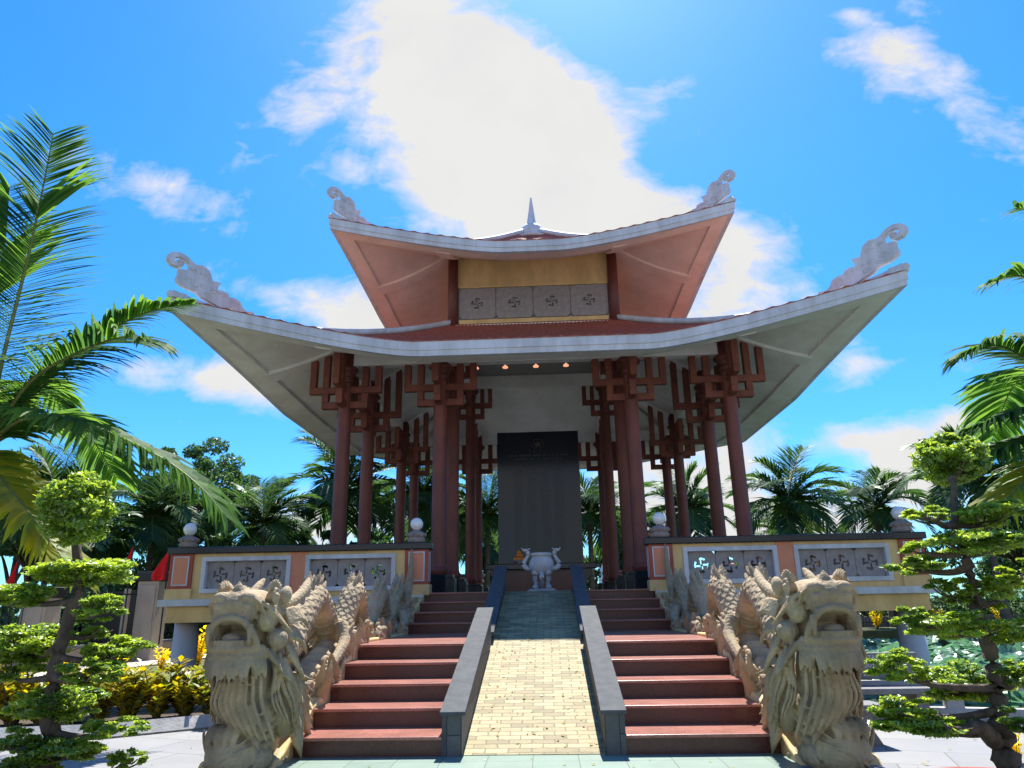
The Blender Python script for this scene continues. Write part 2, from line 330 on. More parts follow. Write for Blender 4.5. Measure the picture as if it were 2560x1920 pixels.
# ---------------------------------------------------------------- ground and water
def sheet(name, pts, z, m):
    mb = MB(); mb.add([(x, y, z) for x, y in pts], [tuple(range(len(pts)))]); o = mb.build(name, m); return tag(o, kind='structure')
GP = -1.3      # pond bottom / water level region
sheet('pond_water', [(-16, 5.9), (70, 5.9), (70, 62), (-16, 62)], -.78, 'water')
# plaza where the visitor stands
pz_ = MB(); poly = [(-60, -40), (60, -40), (60, 5.2), (5.3, 8.55), (3.2, 9.05), (2.9, 9.4), (2.9, 9.6), (-2.9, 9.6), (-2.9, 9.3), (-3.75, 8.85), (-4.6, 8.25), (-60, 4.5)]
n_ = len(poly); pz_.add([(x, y, 0) for x, y in poly]+[(x, y, -1.6) for x, y in poly], [tuple(range(n_))]+[(i, i+n_, (i+1) % n_+n_, (i+1) % n_) for i in range(n_)])
tag(fixn(pz_.build('plaza', 'plaza')), kind='structure')
sheet('green_stone_apron', [(-2.19, -3), (2.19, -3), (2.19, 7.09), (-2.19, 7.09)], .006, 'green')
# far land: one big sheet around the pond with a hole for it
ld = MB(); inner = [(-8.8, 10.2), (-8.0, 13.7), (-7.7, 16.5), (-7.7, 31.5), (34, 33), (38, 12)]
def landring():
    outer = [(-60, 4.6), (-300, 60), (-300, 400), (400, 400), (400, 10), (60, 5.3)]
    v = [(x, y, .0) for x, y in inner]+[(x, y, .0) for x, y in outer]+[(x, y, -1.2) for x, y in inner]
    f = [(i, (i+1) % 6, 6+(i+1) % 6, 6+i) for i in range(5)]+[(i, 12+i, 12+(i+1) % 6, (i+1) % 6) for i in range(5)]
    return v, f
ld.add(*landring()); gobj = fixn(ld.build('ground', 'earth')); tag(gobj, kind='structure')
gobj.location.z = -.012
# planting bed beside the plaza kerb on the left
bed = MB(); bl = [(-12, 7.0), (-4.75, 8.38), (-3.9, 9.0), (-3.0, 9.5), (-3.0, 10.6), (-5.2, 10.6), (-8, 10.3), (-12, 9.6)]
bed.add([(x, y, .03) for x, y in bl]+[(x, y, -1.2) for x, y in bl], [tuple(range(8))]+[(i, i+8, (i+1) % 8+8, (i+1) % 8) for i in range(8)])
tag(fixn(bed.build('planting_bed', 'soil')), kind='structure')
kb = MB(); kl = [(-12, 6.85), (-4.68, 8.22), (-3.82, 8.84), (-2.95, 9.34)]
kb.tube([(x, y, .0) for x, y in kl], .12, 4); tag(kb.build('kerb', 'kerb'), kind='structure').location.z = .02
# far path on the left beyond the pond
pth = MB(); A_ = [(-14, 4), (-10.5, 14.3), (-10.25, 17), (-9.75, 19), (-9.3, 25), (-9.2, 33)]; B_ = [(-18, 4), (-13.1, 14.2), (-12.3, 17.3), (-11.3, 19.6), (-10.4, 25), (-10.1, 33)]
pth.add([(x, y, .008) for x, y in A_]+[(x, y, .008) for x, y in B_], [(i, i+1, i+7, i+6) for i in range(5)]); tag(fixn(pth.build('path', 'road')), kind='structure')
k2 = MB(); k2.tube([(x, y, .02) for x, y in A_], .09, 4); tag(k2.build('path_kerb', 'white'), kind='structure')

# ---------------------------------------------------------------- the pavilion
YC = 21.647; Bc = 4.75; Ac = 2.35
ROWS = [-4.8, -2.35, 2.35, 4.8]
EM, EC, ZM, ZT, Z0, AT = 7.16, 7.86, 6.87, 7.84, 9.20, 2.34       # lower roof: middle / corner eave, heights, wall line
EM2, EC2, ZM2, ZT2, Z02, PK = 4.99, 5.30, 10.457, 11.17, 13.3, .25
def eave(q, lo):
    """q in 0..1 along half the side -> (offset, lift)"""
    em, ec, zm, zt, s0 = (EM, EC, ZM, ZT, .36) if lo else (EM2, EC2, ZM2, ZT2, .15)
    t = max(0, (q-s0)/(1-s0)); return em+(ec-em)*t**1.7, (zt-zm)*t**1.35
def roofpt(side, q, rho, lo, dz=0, inset=0):
    """side 0..3, q -1..1 across, rho 0 (top) .. 1 (eave)"""
    e, lift = eave(abs(q), lo); e -= inset
    a = AT if lo else PK
    zt0, zm, p = (Z0, ZM, 1.5) if lo else (Z02, ZM2, 1.55)
    m = a+(e-a)*rho
    z = zm+(zt0-zm)*(1-rho)**p+lift*rho**2.2
    u = q*m; x, y = u, -m
    for _ in range(side): x, y = -y, x
    return Vector((x, YC+y, z+dz))
def soffit_z(x, y, lo=True):
    """height of the ceiling under the lower roof at a point given relative to the centre"""
    m = max(abs(x), abs(y)); q = min(abs(x), abs(y))/max(m, .01)
    e, lift = eave(q, True); rho = (m-AT)/(e-AT)
    if rho <= 0: return Z0-.3
    return ZM+(Z0-ZM)*(1-rho)**1.5+lift*rho**2.2-.30
pav = empty('pavilion', (0, YC, 1.54), 'open two-tier pavilion with upturned white-edged roofs standing on brown columns above the steps', 'pavilion')

# columns
def bracket(mb, z0, k, mode, cx_, cy_):
    """one cross-shaped frame of stepped bars round a column; mode(du,dv,u)->top height"""
    for (dx, dy) in ((1, 0), (-1, 0), (0, 1), (0, -1)):
        def bar(u0, u1, za, zb, h=.082, slope=0):
            # box along the direction
            ux = Vector((dx, dy, 0)); uy = Vector((-dy, dx, 0)); c = Vector((cx_, cy_, 0))
            vs = []
            for (u, zz0, zz1) in ((u0, za, zb), (u1, za, zb+slope)):
                for w in (-h, h):
                    for z in (zz0, zz1): vs.append(c+ux*u+uy*w+Vector((0, 0, z)))
            mb.add(vs, [(0, 1, 3, 2), (4, 6, 7, 5), (0, 4, 5, 1), (2, 3, 7, 6), (0, 2, 6, 4), (1, 5, 7, 3)])
        bar(.12, .58*k, z0, z0+.17)
        bar(.12, .91*k, z0+.39, z0+.56, .079)
        for (ua, ub) in ((.415*k, .58*k), (.745*k, .91*k)):
            ta, tb = mode(dx, dy, ua), mode(dx, dy, ub)
            zb_ = z0+.17 if ua < .5*k else z0+.56
            if ua < .5*k:
                bar(ua, ub, z0+.17, z0+.39)
                bar(ua, ub, z0+.56, ta, slope=tb-ta)
            else: bar(ua, ub, zb_, ta, slope=tb-ta)
first_col = {}
plinth_me = None
for ri, ry in enumerate(ROWS):
    for cx_ in (-Bc, -Ac, Ac, Bc):
        inner = abs(cx_) < 3 and abs(ry) < 3
        top = 8.62 if inner else 7.12
        cy_ = YC+ry
        mb = MB()
        prof = [(.215, 1.97), (.215, 2.03), (.235, 2.06), (.235, 2.10), (.205, 2.13), (.19, 2.2), (.178, 2.5), (.168, top-.75), (.168, top-.5), (.19, top-.47), (.17, top-.44), (.17, top-.36), (.20, top-.33), (.185, top-.3), (.185, top-.22), (.225, top-.18), (.25, top-.14), (.29, top-.11), (.29, top-.05), (.24, top-.02), (.24, top+.35)]
        mb.lathe(prof, (cx_, cy_, 0), 24)
        col = part(mb, 'column', 'brown', pav, True)
        col.data.polygons.foreach_set('use_smooth', [True]*len(col.data.polygons))
        mb = MB()
        if inner:
            z0, k = 7.53, .84
            def mode(dx, dy, u, cx_=cx_, ry=ry): return 8.60
        else:
            z0, k = 6.03, 1.
            def mode(dx, dy, u, cx_=cx_, ry=ry):
                x, y = cx_+dx*u, ry+dy*u
                on_ring = abs(max(abs(x), abs(y))-4.78) < .2
                return 7.12 if on_ring else max(6.7, soffit_z(x, y)-.02 + (.03))
        bracket(mb, z0, k, mode, cx_, cy_)
        def cpart(mb, name, m, parent, bev=None):
            mb.v = [tuple(Vector(p)-pav.location) for p in mb.v]
            o = mb.build(name, m, parent); 
            if bev: bevel(o, bev)
            return o
        cpart(mb, 'bracket', 'brown2', col, .012)
        mb = MB(); 
        for (hw, za, zb) in ((.40, 1.54, 1.90), (.36, 1.90, 1.975)):
            c8 = [(hw*sx*(1 if i else .62), hw*sy*(.62 if i else 1)) for sx, sy, i in ((1, -1, 0), (1, -1, 1), (1, 1, 1), (1, 1, 0), (-1, 1, 0), (-1, 1, 1), (-1, -1, 1), (-1, -1, 0))]
            mb.prism(c8, lambda u, v, w, za=za: (cx_+u, cy_+v, za+w), zb-za)
        fixn(cpart(mb, 'plinth', 'granite', col, .01))

def roof(lo):
    cols = 4*46 if lo else 4*30
    rows = 13 if lo else 10
    th = .34 if lo else .32
    mb = MB()
    for side in range(4):
        base = len(mb.v)
        for j in range(rows+1):
            rho = j/rows
            for i in range(cols+1):
                q = -1+2*i/cols
                wv = (.022, .0, -.01, 0)[i % 4] if lo else (.02, 0, -.01, 0)[i % 4]
                st = 0
                mb.v.append(tuple(roofpt(side, q, rho, lo, wv+.008, -.012 if j == rows else 0)))
            if j == rows:
                for i in range(cols+1):
                    q = -1+2*i/cols; mb.v.append(tuple(roofpt(side, q, rho, lo, -.015, -.012)))
        w = cols+1
        for j in range(rows+1):
            for i in range(cols):
                a = base+j*w+i; mb.f.append((a, a+w, a+w+1, a+1))
    tiles = part(mb, 'lower_roof' if lo else 'upper_roof', 'tile', pav)
    fixn(tiles)
    def rpart(mb, name, m, bev=None, smooth=False):
        mb.v = [tuple(Vector(p)-pav.location) for p in mb.v]
        o = mb.build(name, m, tiles, smooth); fixn(o)
        if bev: bevel(o, bev)
        return o
    # fascia: an upper proud board and a lower one set back
    mb = MB(); N = 72
    for side in range(4):
        for (z1, z0, o1, o0) in ((.0, -th*.62, 0, -.14), (-th*.62+.004, -th, -.025, -.15)):
            base = len(mb.v)
            for i in range(N+1):
                q = -1+2*i/N
                for (zz, oo) in ((z1, o1), (z0, o1), (z0, o0), (z1, o0)):
                    mb.v.append(tuple(roofpt(side, q, 1, lo, zz, -oo)))
            for i in range(N):
                for k in range(4):
                    a = base+i*4+k; b = base+i*4+(k+1) % 4; mb.f.append((a, b, b+4, a+4))
    rpart(mb, 'fascia', 'white')
    # soffit: plaster sheet following the roof, with a raised border and beams to the corner columns
    mb = MB(); NR, NQ = 10, 48; start = .0 if lo else .33
    for side in range(4):
        base = len(mb.v)
        for j in range(NR+1):
            rho = start+(1-start)*j/NR
            for i in range(NQ+1):
                mb.v.append(tuple(roofpt(side, -1+2*i/NQ, rho, lo, -th+.045, .1)))
        w = NQ+1
        for j in range(NR):
            for i in range(NQ):
                a = base+j*w+i; mb.f.append((a, a+1, a+w+1, a+w))
    m = 'soffit' if lo else 'pink'
    rpart(mb, 'soffit', m, smooth=True)
    mb = MB()
    wd = .62 if lo else .42
    for side in range(4):
        base = len(mb.v)
        for i in range(N+1):
            q = -1+2*i/N
            e, l_ = eave(abs(q), lo)
            a = AT if lo else PK
            rin = 1-wd/(e-a)
            for (rho, zz) in ((1, -th+.004), (rin, -th-.02), (rin, -th+.06)):
                mb.v.append(tuple(roofpt(side, q*(1 if rho == 1 else 1), rho, lo, zz, .12)))
        for i in range(N):
            for k in range(2):
                a = base+i*3+k; mb.f.append((a, a+1, a+4, a+3))
    rpart(mb, 'eave_border', m)
    # straight beams from the corner column out to each eave, following the soffit
    cpos = Bc if lo else AT+.02
    for side in range(4):
        for s in (-1, 1):
            mb = MB(); K = 16; e_ = (EM if lo else EM2)-.35; a0_ = AT if lo else PK
            for k in range(K+1):
                yy_ = cpos-.12+(e_-cpos+.12)*k/K
                for off in (-.19, .19):
                    xx_ = s*cpos+off; m_ = max(abs(xx_), yy_); q_ = min(abs(xx_), yy_)/m_; ee, lf_ = eave(q_, lo); ee -= .1; rho = min(1, (m_-a0_)/(ee-a0_))
                    p_ = (1.5 if lo else 1.55); zz0 = (ZM if lo else ZM2)+((Z0 if lo else Z02)-(ZM if lo else ZM2))*(1-rho)**p_+lf_*rho**2.2
                    for zz in (.06, -.075):
                        X_, Y_ = xx_, -yy_
                        for _ in range(side): X_, Y_ = -Y_, X_
                        mb.v.append((X_, YC+Y_, zz0-th+.045+zz))
            for k in range(K):
                a = k*4; mb.f += [(a+1, a+3, a+7, a+5), (a, a+1, a+5, a+4), (a+2, a+6, a+7, a+3), (a, a+4, a+6, a+2)]
            mb.f += [(0, 2, 3, 1), (4*K, 4*K+1, 4*K+3, 4*K+2)]
            rpart(mb, 'soffit_beam', m)
    # hip ridges
    for side in range(4):
        pts = [roofpt(side, 1, k/24*.995, lo, .10) for k in range(25)]
        rpart(MB().tube(pts, .085, 8, 1.), 'hip_ridge', 'white', smooth=True)
    return tiles, rpart
low_roof, rlow = roof(True)
up_roof, rup = roof(False)

# corner scroll ornaments: outline measured on the diagonal plane (u outward along the hip, v up)
ORN = [(-1.56, -.02), (-1.50, .08), (-1.36, .12), (-1.30, .27), (-1.12, .24), (-1.03, .33), (-.99, .46), (-.86, .54), (-.72, .52), (-.68, .62), (-.54, .66), (-.43, .62), (-.45, .76), (-.50, .90), (-.30, .87), (-.26, 1.05), (-.21, 1.18), (-.06, 1.30), (.08, 1.25), (.16, 1.30), (.30, 1.46), (.46, 1.52), (.62, 1.46), (.70, 1.33),
       (.69, 1.17), (.60, 1.04), (.46, 1.0), (.36, 1.06), (.34, 1.17), (.41, 1.25), (.50, 1.22), (.52, 1.16), (.57, 1.24), (.53, 1.33), (.44, 1.37), (.33, 1.33), (.24, 1.22), (.22, 1.08), (.24, .98), (.36, .96), (.45, .93), (.43, .80), (.47, .66), (.45, .52), (.34, .42), (.18, .36), (.02, .33), (-.1, .22), (-.5, .09), (-1.0, -.02)]
CUR = [(.42, 1.15, .09), (-.04, 1.14, .10), (-.10, .95, .09), (.14, 1.02, .08), (.17, .62, .12), (-.10, .55, .09), (-.36, .52, .09), (-.58, .50, .09), (-.22, .33, .09), (-.85, .36, .10), (-1.2, .14, .07), (.05, .45, .07)]
def ornament(lo, k):
    sc = .72 if lo else .66; su = 1.0 if lo else .84
    for side in range(4):
        tip = roofpt(side, 1, .96, lo, 0); d = Vector((tip.x, tip.y-YC, 0)).normalized(); n = Vector((-d.y, d.x, 0))
        if lo: base0 = tip-d*.10+Vector((0, 0, .03))
        else: base0 = tip-d*.10+Vector((0, 0, -.02))
        def slope(u):
            # follow the hip below
            rr = 1+u*su/(EC if lo else EC2)/1.41
            p = roofpt(side, 1, max(.5, min(1, rr)), lo, 0); return p.z-tip.z
        mb = MB(); H = .075*(1 if lo else .8)
        def fn(u, v, w):
            vv = v*sc*(1.0)+slope(min(u, 0))*1.0*max(0, 1-v*.6)
            return base0+d*((u-.12)*su)+Vector((0, 0, vv))+n*(w-H)
        pts = ORN
        # triangulate outline by bmesh for a clean concave prism
        mb.prism(pts, fn, 2*H)
        # raised curls on both faces
        for (u, v, r_) in CUR:
            for sg in (-1, 1):
                path = []
                for a in range(22):
                    t = a/21; th = t*2*pi*1.6; rr = r_*(1-.8*t)
                    path.append(fn(u+rr*math.cos(th), v+rr*math.sin(th), H)+n*sg*H)
                mb.tube(path, [.022*sc*(1.1-.4*i/21) for i in range(22)], 5)
        o = (rlow if lo else rup)(mb, 'corner_ornament', 'white')
ornament(True, 0); ornament(False, 0)
# corner blocks at the eave tips of the lower roof
for lo, rp in ((True, rlow), (False, rup)):
    for side in range(4):
        tip = roofpt(side, 1, 1, lo, 0); d = Vector((tip.x, tip.y-YC, 0)).normalized(); n = Vector((-d.y, d.x, 0))
        s_ = 1 if lo else .6
        mb = MB().obox(tip-d*.16*s_+Vector((0, 0, .04*s_)), d*.19*s_, n*.11*s_, Vector((.03*s_*d.x, .03*s_*d.y, .07*s_)))
        rp(mb, 'corner_block', 'white', .015)

# upper storey wall
wl = MB(); a = AT-.06
wall = part(MB().box(-a, a, YC-a, YC+a, 10.42, 11.42), 'upper_wall', 'cream', pav)
def wpart(mb, name, m, parent=wall, bev=None, smooth=False):
    mb.v = [tuple(Vector(p)-pav.location) for p in mb.v]; o = mb.build(name, m, parent, smooth)
    if bev: bevel(o, bev)
    return o
wpart(MB().box(-a-.022, a+.022, YC-a-.022, YC+a+.022, 9.05, 10.40), 'backing_wall', M['grey'])
mb = MB()
for s in range(4):
    for (z0, z1, dd) in ((9.20, 9.33, .07), (10.35, 10.42, .07)):
        c = Vector((0, -a-dd/2+.03, (z0+z1)/2)); ux = Vector((a-.08, 0, 0)); uy = Vector((0, dd/2+.05, 0))
        for _ in range(s): c = Vector((-c.y, c.x, c.z)); ux = Vector((-ux.y, ux.x, 0)); uy = Vector((-uy.y, uy.x, 0))
        mb.obox(c+Vector((0, YC, 0)), ux, uy, (0, 0, (z1-z0)/2-.002))
wpart(mb, 'ledge', 'cream')
for sx in (-1, 1):
    for sy in (-1, 1):
        c = (sx*(AT+.04), YC+sy*(AT+.04))
        wpart(MB().lathe([(.155, 9.0), (.15, 10.5), (.15, 11.36)], (c[0], c[1], 0), 20), 'corner_post', 'brown', smooth=True)
def panelmesh(wd, ht, cell, rad, th, cham):
    nx, nz = int(round(wd/cell)), int(round(ht/cell)); g = {}
    def solid(i, k):
        if i < 0 or k < 0 or i >= nx or k >= nz: return False
        x = (i+.5)*wd/nx-wd/2; z = (k+.5)*ht/nz-ht/2
        if wd/2-abs(x)+ht/2-abs(z) < cham: return False
        r_ = math.hypot(x, z)/rad; an = math.degrees(math.atan2(z, x))
        for q in range(4):
            dl = (an-q*90+180) % 360-180
            if .72 < r_ < 1.02 and -36 < dl < 20: return False
            u = x*math.cos(R(q*90))+z*math.sin(R(q*90)); v = -x*math.sin(R(q*90))+z*math.cos(R(q*90))
            if .16 < u/rad < .8 and -.02 < v/rad < .22: return False
        return True
    mb = MB(); idx = {}
    def V(i, j, k):
        key = (i, j, k)
        if key not in idx:
            idx[key] = len(mb.v); mb.v.append((i*wd/nx-wd/2, (-th/2, th/2)[j], k*ht/nz-ht/2))
        return idx[key]
    for i in range(nx):
        for k in range(nz):
            if not solid(i, k): continue
            mb.f.append((V(i, 0, k), V(i+1, 0, k), V(i+1, 0, k+1), V(i, 0, k+1)))
            mb.f.append((V(i, 1, k), V(i, 1, k+1), V(i+1, 1, k+1), V(i+1, 1, k)))
            if not solid(i-1, k): mb.f.append((V(i, 0, k), V(i, 0, k+1), V(i, 1, k+1), V(i, 1, k)))
            if not solid(i+1, k): mb.f.append((V(i+1, 0, k), V(i+1, 1, k), V(i+1, 1, k+1), V(i+1, 0, k+1)))
            if not solid(i, k-1): mb.f.append((V(i, 0, k), V(i, 1, k), V(i+1, 1, k), V(i+1, 0, k)))
            if not solid(i, k+1): mb.f.append((V(i, 0, k+1), V(i+1, 0, k+1), V(i+1, 1, k+1), V(i, 1, k+1)))
    me = bpy.data.meshes.new('grille_panel'); me.from_pydata(mb.v, [], mb.f); me.materials.append(M['grey']); return me
PBIG = panelmesh(1.09, .98, .02, .17, .05, .10); PSM = panelmesh(.492, .49, .0115, .135, .05, .055)
for s in range(4):
    for i in range(4):
        p = Vector((-1.655+1.103*i, -AT-.005, 9.84))
        for _ in range(s): p = Vector((-p.y, p.x, p.z))
        o = bpy.data.objects.new('grille_panel', PBIG); COL.objects.link(o); o.parent = wall
        o.location = p+Vector((0, YC, 0))-pav.location; o.rotation_euler.z = s*pi/2
# finial
mb = MB(); mb.lathe([(.62, 13.05), (.66, 13.12), (.5, 13.16), (.43, 13.25), (.45, 13.36), (.42, 13.5), (.34, 13.64), (.2, 13.72), (.175, 13.74), (.09, 14.3), (.03, 14.8), (.0, 14.87)], (0, YC, 0), 28)
rup(mb, 'finial', 'white', smooth=True)
# ring beams and ceiling of the lower storey
mb = MB()
for s in range(4):
    for (r_, z0, z1, hw, ln) in ((4.8, 7.12, 7.42, .13, 4.8+.13), (Ac, 8.60, 9.12, .15, Ac+.15)):
        c = Vector((0, -r_, (z0+z1)/2+.002*s)); ux = Vector((ln, 0, 0)); uy = Vector((0, hw-.003*s, 0))
        for _ in range(s): c = Vector((-c.y, c.x, c.z)); ux = Vector((-ux.y, ux.x, 0)); uy = Vector((-uy.y, uy.x, 0))
        mb.obox(c+Vector((0, YC, 0)), ux, uy, (0, 0, (z1-z0)/2))
    # beams linking outer and inner columns
for sx in (-1, 1):
    for sy in (-1, 1):
        p0 = Vector((sx*4.72, YC+sy*4.76, 7.30)); p1 = Vector((sx*2.45, YC+sy*2.45, 8.75)); mb.tube([p0, p1], .16, 4)
        for (a0, a1) in (((sx*2.35, sy*4.7), (sx*2.35, sy*2.5)), ((sx*4.7, sy*2.35), (sx*2.5, sy*2.35))):
            mb.tube([(a0[0], YC+a0[1], 7.38), (a1[0], YC+a1[1], 8.72)], .13, 4)
part(mb, 'ceiling_beam', 'soffit', pav)
part(MB().box(-2.25, 2.25, YC-2.25, YC+2.25, 9.55, 9.62), 'ceiling', 'capstone', pav)

# ---------------------------------------------------------------- terrace
ter = empty('terrace', (0, YC, 0), 'raised square terrace with cream edge beam carried on grey round pillars over the pond', 'terrace')
TX, TY0, TY1 = 7.25, 14.1, 29.15
part(MB().box(-TX+.3, TX-.3, TY0+.08, TY1-.08, 1.10, 1.54), 'floor_slab', 'slate', ter)
mb = MB()
for (x0, x1, y0, y1) in ((-TX, -2.2, TY0, TY0+.35), (2.2, TX, TY0, TY0+.35), (-TX, TX, TY1-.35, TY1), (-TX, -TX+.35, TY0+.35, TY1-.35), (TX-.35, TX, TY0+.35, TY1-.35)):
    mb.box(x0, x1, y0, y1, 1.07, 1.372)
part(mb, 'edge_beam', 'cream', ter, bev=.01)
mb = MB()
for (x0, x1, y0, y1) in ((-TX-.14, -2.2, TY0-.12, TY0+.2), (2.2, TX+.14, TY0-.12, TY0+.2), (-TX-.14, TX+.14, TY1-.2, TY1+.14), (-TX-.14, -TX+.2, TY0+.2, TY1-.2), (TX-.2, TX+.14, TY0+.2, TY1-.2)):
    mb.box(x0, x1, y0, y1, 1.373, 1.50)
part(mb, 'edge_band', 'white', ter, bev=.008)
for (x, y) in [(sx*7.05, y) for sx in (-1, 1) for y in (14.62, 18.2, 22, 25.6, 28.8)]+[(x, 28.8) for x in (-3.5, 0, 3.5)]+[(x, 18.5) for x in (-3.5, 0, 3.5)]+[(x, 23) for x in (-3.5, 3.5)]:
    part(MB().lathe([(.235, -1.3), (.235, 1.10)], (x, y, 0), 28), 'support_pillar', 'pillar', ter, True)

# ---------------------------------------------------------------- balustrades, built as runs along a line
def run(p0, p1, n_field, label, ends=(1, 1)):
    """parapet from p0 to p1 (outer line); local x along, -y outward"""
    p0, p1 = Vector(p0), Vector(p1); L = (p1-p0).length; ang = math.atan2(p1.y-p0.y, p1.x-p0.x)
    r_ = empty('balustrade', (p0.x, p0.y, 1.5), label, 'balustrade', 'balustrades round the terrace'); r_.rotation_euler.z = ang
    W_ = 1.72; z0, z1 = 0, .86; H0, H1 = .14, .77
    # wall with openings
    gap = (L-.5*2-n_field*W_)/n_field
    xs = [.5+gap/2+i*(W_+gap) for i in range(n_field)]
    mb = MB(); x = .44
    for xa in xs:
        mb.box(x, xa, .03, .19, z0, z1); mb.box(xa, xa+W_, .03, .19, z0, H0); mb.box(xa, xa+W_, .03, .19, H1, z1); x = xa+W_
    mb.box(x, L-.44, .03, .19, z0, z1); mb.build('parapet_wall', 'cream', r_)
    mb = MB()
    for i in range(n_field-1):
        xm = (xs[i]+W_+xs[i+1])/2; mb.box(xm-.17, xm+.17, .012, .03-.003, z0, z1)
    if n_field > 1: mb.build('pilaster', 'salmon', r_)
    mb = MB(); mb.box(-.06, L+.06, -.06, .26, z1+.002, z1+.13); bevel(mb.build('coping', 'granite', r_), .015)
    for xa in xs:
        mb = MB(); t = .085; w = W_
        for (a_, b_, c_, d_) in ((xa-.03, xa+w+.03, H1-t+.03, H1+.03), (xa-.03, xa+w+.03, H0-.03, H0+t-.03), (xa-.03, xa+t-.03, H0+t-.03, H1-t+.03), (xa+w-t+.03, xa+w+.03, H0+t-.03, H1-t+.03)):
            mb.box(a_, b_, -.02, .10, c_, d_)
        bevel(mb.build('frame', 'white', r_), .006)
        iw = (w-2*t+.06)/3
        for k in range(3):
            o = bpy.data.objects.new('grille_panel', PSM); COL.objects.link(o); o.parent = r_
            o.location = (xa+t-.03+iw*(k+.5), .105, (H0+H1)/2); o.scale = (iw*.985/.492, 1, (H1-H0-2*t+.06)/.49)
    for e, xp in ((0, .0), (1, L-.46)):
        if not ends[e]: continue
        ps = MB().box(xp, xp+.46, -.012, .25, .20, z1-.001).build('end_post', 'redtrim', r_)
        MB().box(xp-.03, xp+.49, -.035, .27, 0, .20).build('post_base', 'cream', ps)
        for (a0, a1, f0, f1) in ((xp+.07, xp+.39, -.022, -.0125),):
            mb = MB()
            for (q0, q1, r0, r1) in ((a0, a1, .26, .285), (a0, a1, .795, .82), (a0, a0+.025, .285, .795), (a1-.025, a1, .285, .795)): mb.box(q0, q1, f0, f1, r0, r1)
            mb.build('post_frame', 'white', ps)
            MB().box(a0+.03, a1-.03, f0+.003, f1, .29, .79).build('post_inset', 'salmon', ps)
        sx = xp-.0105 if e == 0 else xp+.4605
        mb = MB()
        for (q0, q1, r0, r1) in ((.035, .205, .26, .28), (.035, .205, .80, .82), (.035, .053, .28, .80), (.187, .205, .28, .80)): mb.box(sx, sx+.01, q0, q1, r0, r1)
        mb.build('post_frame', 'white', ps)
    return r_
run((-TX-.02, 14.08), (-2.13, 14.08), 2, 'cream balustrade left of the steps with grey pierced panels and black coping')
run((2.13, 14.08), (TX+.06, 14.08), 2, 'cream balustrade right of the steps with grey pierced panels and black coping')
run((TX+.06, 14.40), (TX+.06, 29.2), 6, 'side balustrade along the right edge of the terrace', (0, 0))
run((-TX-.06, 29.2), (-TX-.06, 14.40), 6, 'side balustrade along the left edge of the terrace', (0, 0))
run((-2.4, 29.2), (-7.3, 29.2), 2, 'rear balustrade seen behind the left columns', (1, 1))
run((7.3, 29.2), (2.4, 29.2), 2, 'rear balustrade seen behind the right columns', (1, 1))

# globe lamps on the posts
def globe(loc, label):
    r_ = empty('globe_lamp', loc, label, 'lamp', 'globe lamps on the balustrade posts')
    MB().lathe([(.16, 0), (.20, .03), (.21, .09), (.17, .12), (.19, .15), (.21, .19), (.15, .25), (.09, .27), (.07, .30)], n=20).build('lamp_base', 'stone', r_, True)
    mb = MB()
    for k in range(10):
        an = 2*pi*k/10; mb.ell((.185*math.cos(an), .185*math.sin(an), .18), (.05, .05, .05), 8, 6)
    mb.build('petal_ring', 'stone', r_, True)
    MB().ell((0, 0, .425), .145, 24, 16).build('globe', 'globe', r_, True)
    r_.scale = (.88, .88, .88)
    return r_
globe((-7.03, 14.25, 2.49), 'white globe lamp on the far left corner post of the terrace')
globe((-2.40, 14.22, 2.49), 'white globe lamp on the post just left of the steps')
globe((2.40, 14.22, 2.49), 'white globe lamp on the post just right of the steps')
globe((7.03, 14.25, 2.49), 'white globe lamp on the far right corner post behind the trained tree')
globe((-2.62, 29.1, 2.49), 'small globe lamp seen behind the columns left of the black stele')
globe((2.62, 29.1, 2.49), 'small globe lamp seen behind the columns right of the black stele')
globe((7.05, 28.9, 2.49), 'globe lamp on the rear right corner of the terrace')

# ---------------------------------------------------------------- steps and ramp
YS, TR, RI, LD = 7.019, .541, .1715, 3.278
def stepY(k): return YS+k*TR if k < 5 else YS+4*TR+LD+(k-5)*TR
for sx, nm in ((-1, 'left'), (1, 'right')):
    st = empty('staircase', (sx*1.5, YS, 0), 'flight of dark red granite steps on the %s side of the ramp' % nm, 'stairs', 'flights of red steps beside the ramp')
    for k in range(9):
        y0 = stepY(k); y1 = stepY(k+1)+.03 if k < 8 else 14.2
        xa, xb = sorted((sx*.829, sx*2.19)); zt = (k+1)*RI
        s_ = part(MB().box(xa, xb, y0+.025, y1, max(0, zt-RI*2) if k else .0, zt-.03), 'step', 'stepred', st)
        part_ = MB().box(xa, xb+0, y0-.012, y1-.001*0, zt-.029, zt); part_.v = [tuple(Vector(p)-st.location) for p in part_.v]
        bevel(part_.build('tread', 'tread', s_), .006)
rmp = empty('ramp', (0, YS, 0), 'central stone-paved ramp between dark slate side walls leading up to the pavilion', 'ramp')
y1r = 14.12; x = .645
mb = MB(); mb.add([(-x, 7.06, .012), (x, 7.06, .012), (x, y1r, 1.542), (-x, y1r, 1.542), (-x, 7.06, -.1), (x, 7.06, -.1), (x, y1r, .6), (-x, y1r, .6)], [(0, 1, 2, 3), (0, 4, 5, 1), (1, 5, 6, 2), (0, 3, 7, 4), (2, 6, 7, 3)])
part(mb, 'ramp_surface', 'ramp', rmp)
part(MB().box(-.86, .86, 14.10, 14.2, 1.0, 1.537), 'threshold', 'slate', rmp)
